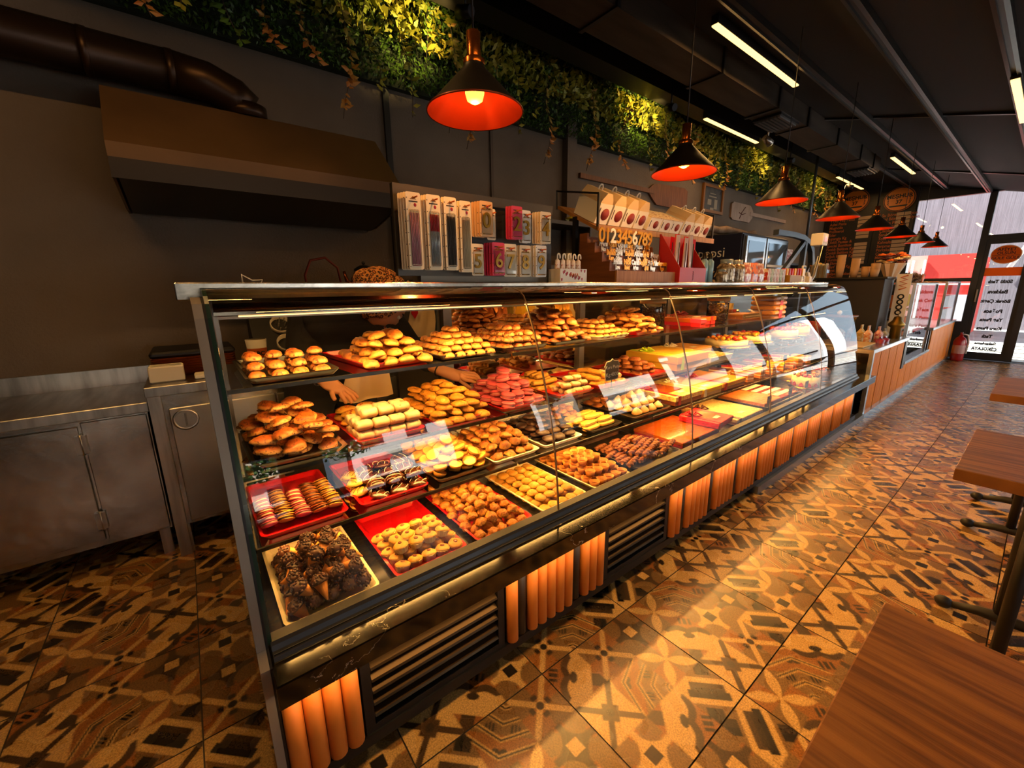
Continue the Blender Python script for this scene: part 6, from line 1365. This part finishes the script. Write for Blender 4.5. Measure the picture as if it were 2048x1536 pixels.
# ------------------------------------------------------------------ plant wall
M_lf = [mat('boxwood_leaf', '#64862e', .45, rnd=.1, col2='#3d5c1c', vs=6.), mat('yellow_leaf', '#bfae3c', .5, col2='#85902c', vs=5.), mat('autumn_leaf', '#c07838', .5, col2='#a89038', vs=5.)]
struct('trim_plant_backing', G().box((-3.048, -2.4, 2.60), (-3.0, 10.3, 3.24)), mat('moss_backing', '#1c2410', .9))
rng = np.random.default_rng(4)
def leaf_field(n, y0, y1, z0, z1, xf, s0, s1, droop=0.):
    y = rng.uniform(y0, y1, n); z = rng.uniform(z0, z1, n); x = np.maximum(xf(y, z)+rng.uniform(-.02, .02, n), -2.975); s = rng.uniform(s0, s1, n)
    d = rng.normal(size=(n, 3)); d[:, 0] = abs(d[:, 0])+.2; d[:, 2] -= droop; d /= np.linalg.norm(d, axis=1)[:, None]
    e = np.cross(d, rng.normal(size=(n, 3))); e /= np.linalg.norm(e, axis=1)[:, None]
    c = np.stack([x, y, z], 1); a = d*s[:, None]; b = e*(s*.42)[:, None]
    V = np.stack([c-a, c-b*1+a*.1, c+a, c+b+a*.1], 1).reshape(-1, 3)
    F = np.arange(n*4).reshape(-1, 4)
    me = bpy.data.meshes.new('foliage'); me.from_pydata(V.tolist(), [], F.tolist()); return me
bump_ = lambda y, z: -2.975+.03*np.sin(y*7+z*9)+.02*np.sin(y*17)+.06*np.clip((z-2.6)/.6, 0, 1)
def greens(name, label, me, mt):
    me.materials.append(mt); tag(ob(name, me), label, 'plants', None, 'stuff')
greens('boxwood_foliage', 'dense dark green artificial boxwood covering the upper back wall', leaf_field(42000, -2.3, 10.2, 2.60, 3.17, bump_, .010, .020), M_lf[0])
greens('fern_foliage', 'yellow green fern sprays standing out from the plant wall', leaf_field(7000, -2.3, 10.15, 2.84, 3.10, lambda y, z: -2.90+.02*np.sin(y*5), .02, .045), M_lf[1])
# trailing vines
def vine(seed, h, mi, ls=.035):
    q = random.Random(seed); t = thing('hanging_vine', 'x', 'vine')
    P = [(.03*math.sin(k*.7+seed), .04*math.sin(k*.5+seed*2), -h*k/10) for k in range(11)]
    ob('stem', G().tube(P, .0025, 4), M_bark, t); g = G()
    for k in range(int(h*70)):
        f = q.random(); i = min(int(f*10), 9); p = Vector(P[i]).lerp(Vector(P[i+1]), f*10-i)
        d = Vector((q.uniform(0, 1), q.uniform(-1, 1), q.uniform(-1.1, .2))).normalized(); e = d.cross(Vector((1, .3*q.uniform(-1, 1), .2))).normalized(); s = ls*q.uniform(.6, 1.15)
        n_ = d.cross(e)
        g.add([p, p+d*s*.45+e*s*.27+n_*s*.06, p+d*s, p+d*s*.45-e*s*.27+n_*s*.06, p+d*s*.5-n_*s*.03], [(0, 1, 4), (1, 2, 4), (2, 3, 4), (3, 0, 4)])
    tag(ob('leaves', g, M_lf[mi], t), kind='stuff'); return t
KV = [vine(1, .55, 2, .055), vine(2, .45, 1, .05), vine(3, .66, 2, .06), vine(4, .38, 0, .055), vine(5, .55, 1, .06)]
lbv = ('long rust leaved vine on the plant wall', 'short yellow green vine on the plant wall', 'longest large leaved rust vine on the plant wall', 'short leafy green vine on the plant wall', 'long yellow leaved vine on the plant wall')
where = lambda y: 'above the hood' if y < 1.1 else 'behind the first pendant lamp' if y < 2.3 else 'left of the long bread peel' if y < 3.2 else 'above the long bread peel' if y < 5.3 else 'above the framed picture' if y < 6.3 else 'above the short bread peel' if y < 8.4 else 'near the menu boards'
q = random.Random(21); used = set(); y = -.3; k = 0
while y < 9.95:
    i = q.randrange(5); loc = (-2.80+q.uniform(-.02, .03), y, q.uniform(2.90, 3.06))
    lb5 = {j: lbv[j]+' '+where(y) for j in range(5)}
    if i not in used: used.add(i); o = KV[i]; o.location = loc; o.rotation_euler = (0, 0, q.uniform(-.4, .4)); tag(o, lb5[i], None, 'hanging vines '+where(y)+', kind %d' % (i+1))
    else: dup(KV[i], loc, q.uniform(-.5, .5), lb5[i], 'hanging vines '+where(y)+', kind %d' % (i+1))
    y += q.uniform(.10, .24)
# ------------------------------------------------------------------ the woman behind the case
M_skin = mat('skin', '#c98a5e', .5, spec=.4); M_cloth = mat('black_jersey', '#1b1614', .9)
M_leo = mat('leopard_scarf', '#b0602c', .8); nt = M_leo.node_tree; N = nt.nodes; L = nt.links
tc = N.new('ShaderNodeTexCoord'); vo = N.new('ShaderNodeTexVoronoi'); vo.inputs['Scale'].default_value = 70; vo.feature = 'F1'; L.new(tc.outputs['Object'], vo.inputs['Vector'])
rp = N.new('ShaderNodeValToRGB'); e = rp.color_ramp.elements; e[0].position = .28; e[0].color = (*lin('#b4682c'), 1); e[1].position = .34; e[1].color = (*lin('#2a120a'), 1)
e2 = rp.color_ramp.elements.new(.52); e2.color = (*lin('#2a120a'), 1); e3 = rp.color_ramp.elements.new(.6); e3.color = (*lin('#c98a4a'), 1)
L.new(vo.outputs['Distance'], rp.inputs[0]); L.new(rp.outputs[0], N['Principled BSDF'].inputs['Base Color'])
per = thing('person', 'person in leopard headscarf and black top bending to arrange pastries', 'person', (-2.1, .45, 0))
def skin(name, mt, joints, edges, parent, sub=2):
    me = bpy.data.meshes.new(name); me.from_pydata([Vector(j[:3])-per.location for j in joints], edges, []); me.materials.append(mt)
    o = bpy.data.objects.new(name, me); COL.objects.link(o); o.parent = parent
    o.modifiers.new('skin', 'SKIN'); sm = o.modifiers.new('sub', 'SUBSURF'); sm.levels = sub; sm.render_levels = sub
    for i, j in enumerate(joints):
        sv = me.skin_vertices[0].data[i]; r = j[3]; sv.radius = (r, r) if not isinstance(r, tuple) else r; sv.use_root = i == 0
    o.modifiers['skin'].use_smooth_shade = True; return o
# body: pelvis, spine, neck, head core, both arms with hands, legs (continuous)
J = [(-2.12, .50, .92, .14), (-2.11, .53, 1.06, .13), (-2.07, .57, 1.17, .13), (-2.02, .60, 1.20, .07), (-1.98, .67, 1.21, .055), (-1.95, .73, 1.22, .07),   # 0-5
     (-2.06, .42, 1.14, .07), (-2.0, .37, 1.00, .055), (-1.85, .375, .955, .042), (-1.74, .395, .905, .030), (-1.70, .425, .872, .032),   # 6-10 right arm
     (-2.02, .74, 1.16, .07), (-1.98, .84, .98, .055), (-1.84, .86, .93, .042), (-1.70, .905, .878, .028), (-1.66, .95, .862, .032),   # 11-15 left arm
     (-2.12, .41, .84, .10), (-2.11, .39, .48, .07), (-2.12, .38, .09, .045), (-2.02, .38, .04, .035), (-2.12, .61, .84, .10), (-2.11, .63, .48, .07), (-2.12, .64, .09, .045), (-2.02, .64, .04, .035)]
E_ = [(0, 1), (1, 2), (2, 3), (3, 4), (4, 5), (2, 6), (6, 7), (7, 8), (8, 9), (9, 10), (2, 11), (11, 12), (12, 13), (13, 14), (14, 15), (0, 16), (16, 17), (17, 18), (18, 19), (0, 20), (20, 21), (21, 22), (22, 23)]
def hand(base, fingers):
    for chain in fingers:
        prev = base
        for p in chain: J.append(p); E_.append((prev, len(J)-1)); prev = len(J)-1
# right hand resting: fingers point down-right
hand(10, [[(-1.685, .435, .852, .012), (-1.672, .447, .828, .0085), (-1.668, .452, .808, .0075)],
          [(-1.688, .448, .855, .012), (-1.672, .466, .832, .009), (-1.666, .474, .806, .0075)],
          [(-1.694, .460, .858, .012), (-1.680, .482, .836, .009), (-1.673, .492, .810, .0075)],
          [(-1.702, .470, .860, .011), (-1.690, .494, .842, .0085), (-1.684, .506, .818, .007)],
          [(-1.690, .408, .862, .012), (-1.672, .405, .846, .0095), (-1.660, .41, .832, .008)]])
# left hand reaching for a macaron: fingers curl, thumb below
hand(15, [[(-1.645, .990, .866, .012), (-1.625, 1.035, .862, .009), (-1.612, 1.055, .838, .0075)],
          [(-1.632, .988, .860, .012), (-1.606, 1.030, .856, .009), (-1.592, 1.050, .830, .0075)],
          [(-1.620, .983, .852, .012), (-1.592, 1.020, .846, .009), (-1.580, 1.038, .822, .0075)],
          [(-1.612, .975, .842, .011), (-1.585, 1.005, .834, .0085), (-1.574, 1.022, .814, .007)],
          [(-1.640, .965, .838, .013), (-1.622, .985, .812, .010), (-1.606, 1.005, .795, .008)]])
skin('body', M_skin, J, E_, per)
# face: a shaped head, looking down to her left
def head():
    g = G(); nu, nv = 32, 24; loops = []
    for k in range(nv+1):
        th = PI*k/nv; l = []
        for i in range(nu):
            a = 2*PI*i/nu; x, y, z = math.sin(th)*math.cos(a), math.sin(th)*math.sin(a), math.cos(th)   # face looks +x, crown +z
            X, Y, Z = x*.095, y*.075, z*.115
            if x > 0:
                if z < -.1: Y *= 1-.35*min(1, (-z-.1)/.9); X *= 1-.08*(-z)
                nose = math.exp(-((y/.16)**2)-((z+.10)/.16)**2)*.026*(1 if z < .0 else 1); X += nose*x
                X += math.exp(-((y/.3)**2)-((z+.50)/.07)**2)*.010*x-math.exp(-((y/.34)**2)-((z+.57)/.035)**2)*.007*x+math.exp(-((y/.3)**2)-((z+.64)/.06)**2)*.009*x
                X -= math.exp(-(((abs(y)-.42)/.16)**2)-((z-.12)/.10)**2)*.014*x; X += math.exp(-((y/.6)**2)-((z-.30)/.10)**2)*.005*x
                X += math.exp(-((y/.3)**2)-((z+.88)/.10)**2)*.012
            l.append((X, Y, Z))
        loops.append(l)
    return g.loft(loops, 0, True, False)
fwd = Vector((.08, .47, -.87)).normalized(); crown = Vector((.10, .85, .47)); crown = (crown-fwd*crown.dot(fwd)).normalized(); side = crown.cross(fwd)
HM = Matrix(((fwd.x, side.x, crown.x), (fwd.y, side.y, crown.y), (fwd.z, side.z, crown.z))).to_4x4()
HC = Vector((-1.93, .745, 1.19))-per.location
hd = ob('head', head().xf(Matrix.Translation(HC) @ HM), M_skin, per)
for s in (-1, 1):
    ob('eye', G().ell((.079, s*.032, .012), (.011, .014, .009), 10, 8).xf(Matrix.Translation(HC) @ HM), M_white, hd)
    ob('eyebrow', G().tube([(.089, s*.016, .034), (.086, s*.034, .039), (.076, s*.05, .034)], .003, 5).xf(Matrix.Translation(HC) @ HM), M_black, hd)
ob('lips', G().ell((.094, 0, -.062), (.008, .021, .0055), 10, 6).xf(Matrix.Translation(HC) @ HM), mat('lip', '#9a4a3c', .4), hd)
# headscarf: shell open around the face, with a drape over the nape
g = G(); nu, nv = 40, 22; loops = []
for k in range(nv+1):
    th = PI*k/nv; l = []
    for i in range(nu):
        a = 2*PI*i/nu; x, y, z = math.sin(th)*math.cos(a), math.sin(th)*math.sin(a), math.cos(th)
        w = 1+.03*math.sin(9*a+5*th); bx = .175 if x < 0 else .090
        X, Y, Z = x*bx*w, y*.094*w, z*.132*w+.006
        if x > .25 and -.85 < z < .62: X = min(X, .03+.0*abs(y)) if abs(y) < .62 else min(X, .05)
        if z < -.4: X -= .03*(-z-.4); Y *= 1-.2*(-z-.4)
        l.append((X, Y, Z))
    loops.append(l)
g.loft(loops, 0, True, False)
g.join(lump(.085, .08, .13, 31, .06).xf(Matrix.Translation((-.10, 0, -.07))))
sc_ = ob('headscarf', g.xf(Matrix.Translation(HC) @ HM), M_leo, per)
ob('scarf_drape', G().tube([(-1.98, .67, 1.16), (-2.0, .63, 1.13), (-2.02, .58, 1.13), (-2.05, .53, 1.17)], [.05, .06, .07, .06], 14).xf(Matrix.Translation(-per.location)), mat('red_scarf_lining', '#a01c1c', .7, 0, '#3a100c', 30.), per)
# black top and trousers
T = [(-2.11, .50, .90, .18), (-2.11, .53, 1.04, .165), (-2.08, .57, 1.15, .15), (-2.05, .58, 1.20, .10),
     (-2.06, .43, 1.13, .10), (-2.0, .38, 1.00, .08), (-1.86, .378, .962, .06), (-1.765, .38, .92, .05),
     (-2.01, .75, 1.15, .10), (-1.975, .85, .985, .08), (-1.84, .862, .937, .06), (-1.745, .888, .895, .045),
     (-2.11, .41, .80, .13), (-2.11, .39, .46, .10), (-2.12, .38, .10, .08), (-2.11, .61, .80, .13), (-2.11, .63, .46, .10), (-2.12, .64, .10, .08)]
skin('black_top', M_cloth, T, [(0, 1), (1, 2), (2, 3), (2, 4), (4, 5), (5, 6), (6, 7), (2, 8), (8, 9), (9, 10), (10, 11), (0, 12), (12, 13), (13, 14), (0, 15), (15, 16), (16, 17)], per)
ob('bracelet', G().lathe([(.031, -.004), (.034, 0), (.031, .004)], 16).xf(Matrix.Translation(Vector((-1.715, .90, .882))-per.location) @ Vector((.14, .05, -.05)).to_track_quat('Z', 'Y').to_matrix().to_4x4()), M_black, per)
ob('cuff', G().lathe([(.036, -.006), (.039, 0), (.036, .006)], 16).xf(Matrix.Translation(Vector((-1.752, .387, .913))-per.location) @ Vector((.10, .065, -.05)).to_track_quat('Z', 'Y').to_matrix().to_4x4()), mat('grey_cuff', '#6a625c', .6), per)
# cream apron panel hanging at her waist
g = G(); lo = []
for k in range(7):
    f = k/6; lo.append([(-1.86+.03*math.sin(j*.9)-.02*f, .50+.05*(1-f)-.02*f+(.24-.05*(1-f)*2)*j/9, .97-.20*f+.02*math.sin(j/9*PI)*f*-1) for j in range(10)])
g.loft(lo, 0, True, False, False); g.loft([[(x-.006, y, z) for x, y, z in l] for l in lo], 0, True, False, False)
ob('apron', g.xf(Matrix.Translation(-per.location)), mat('cream_apron', '#cfae84', .85), per)
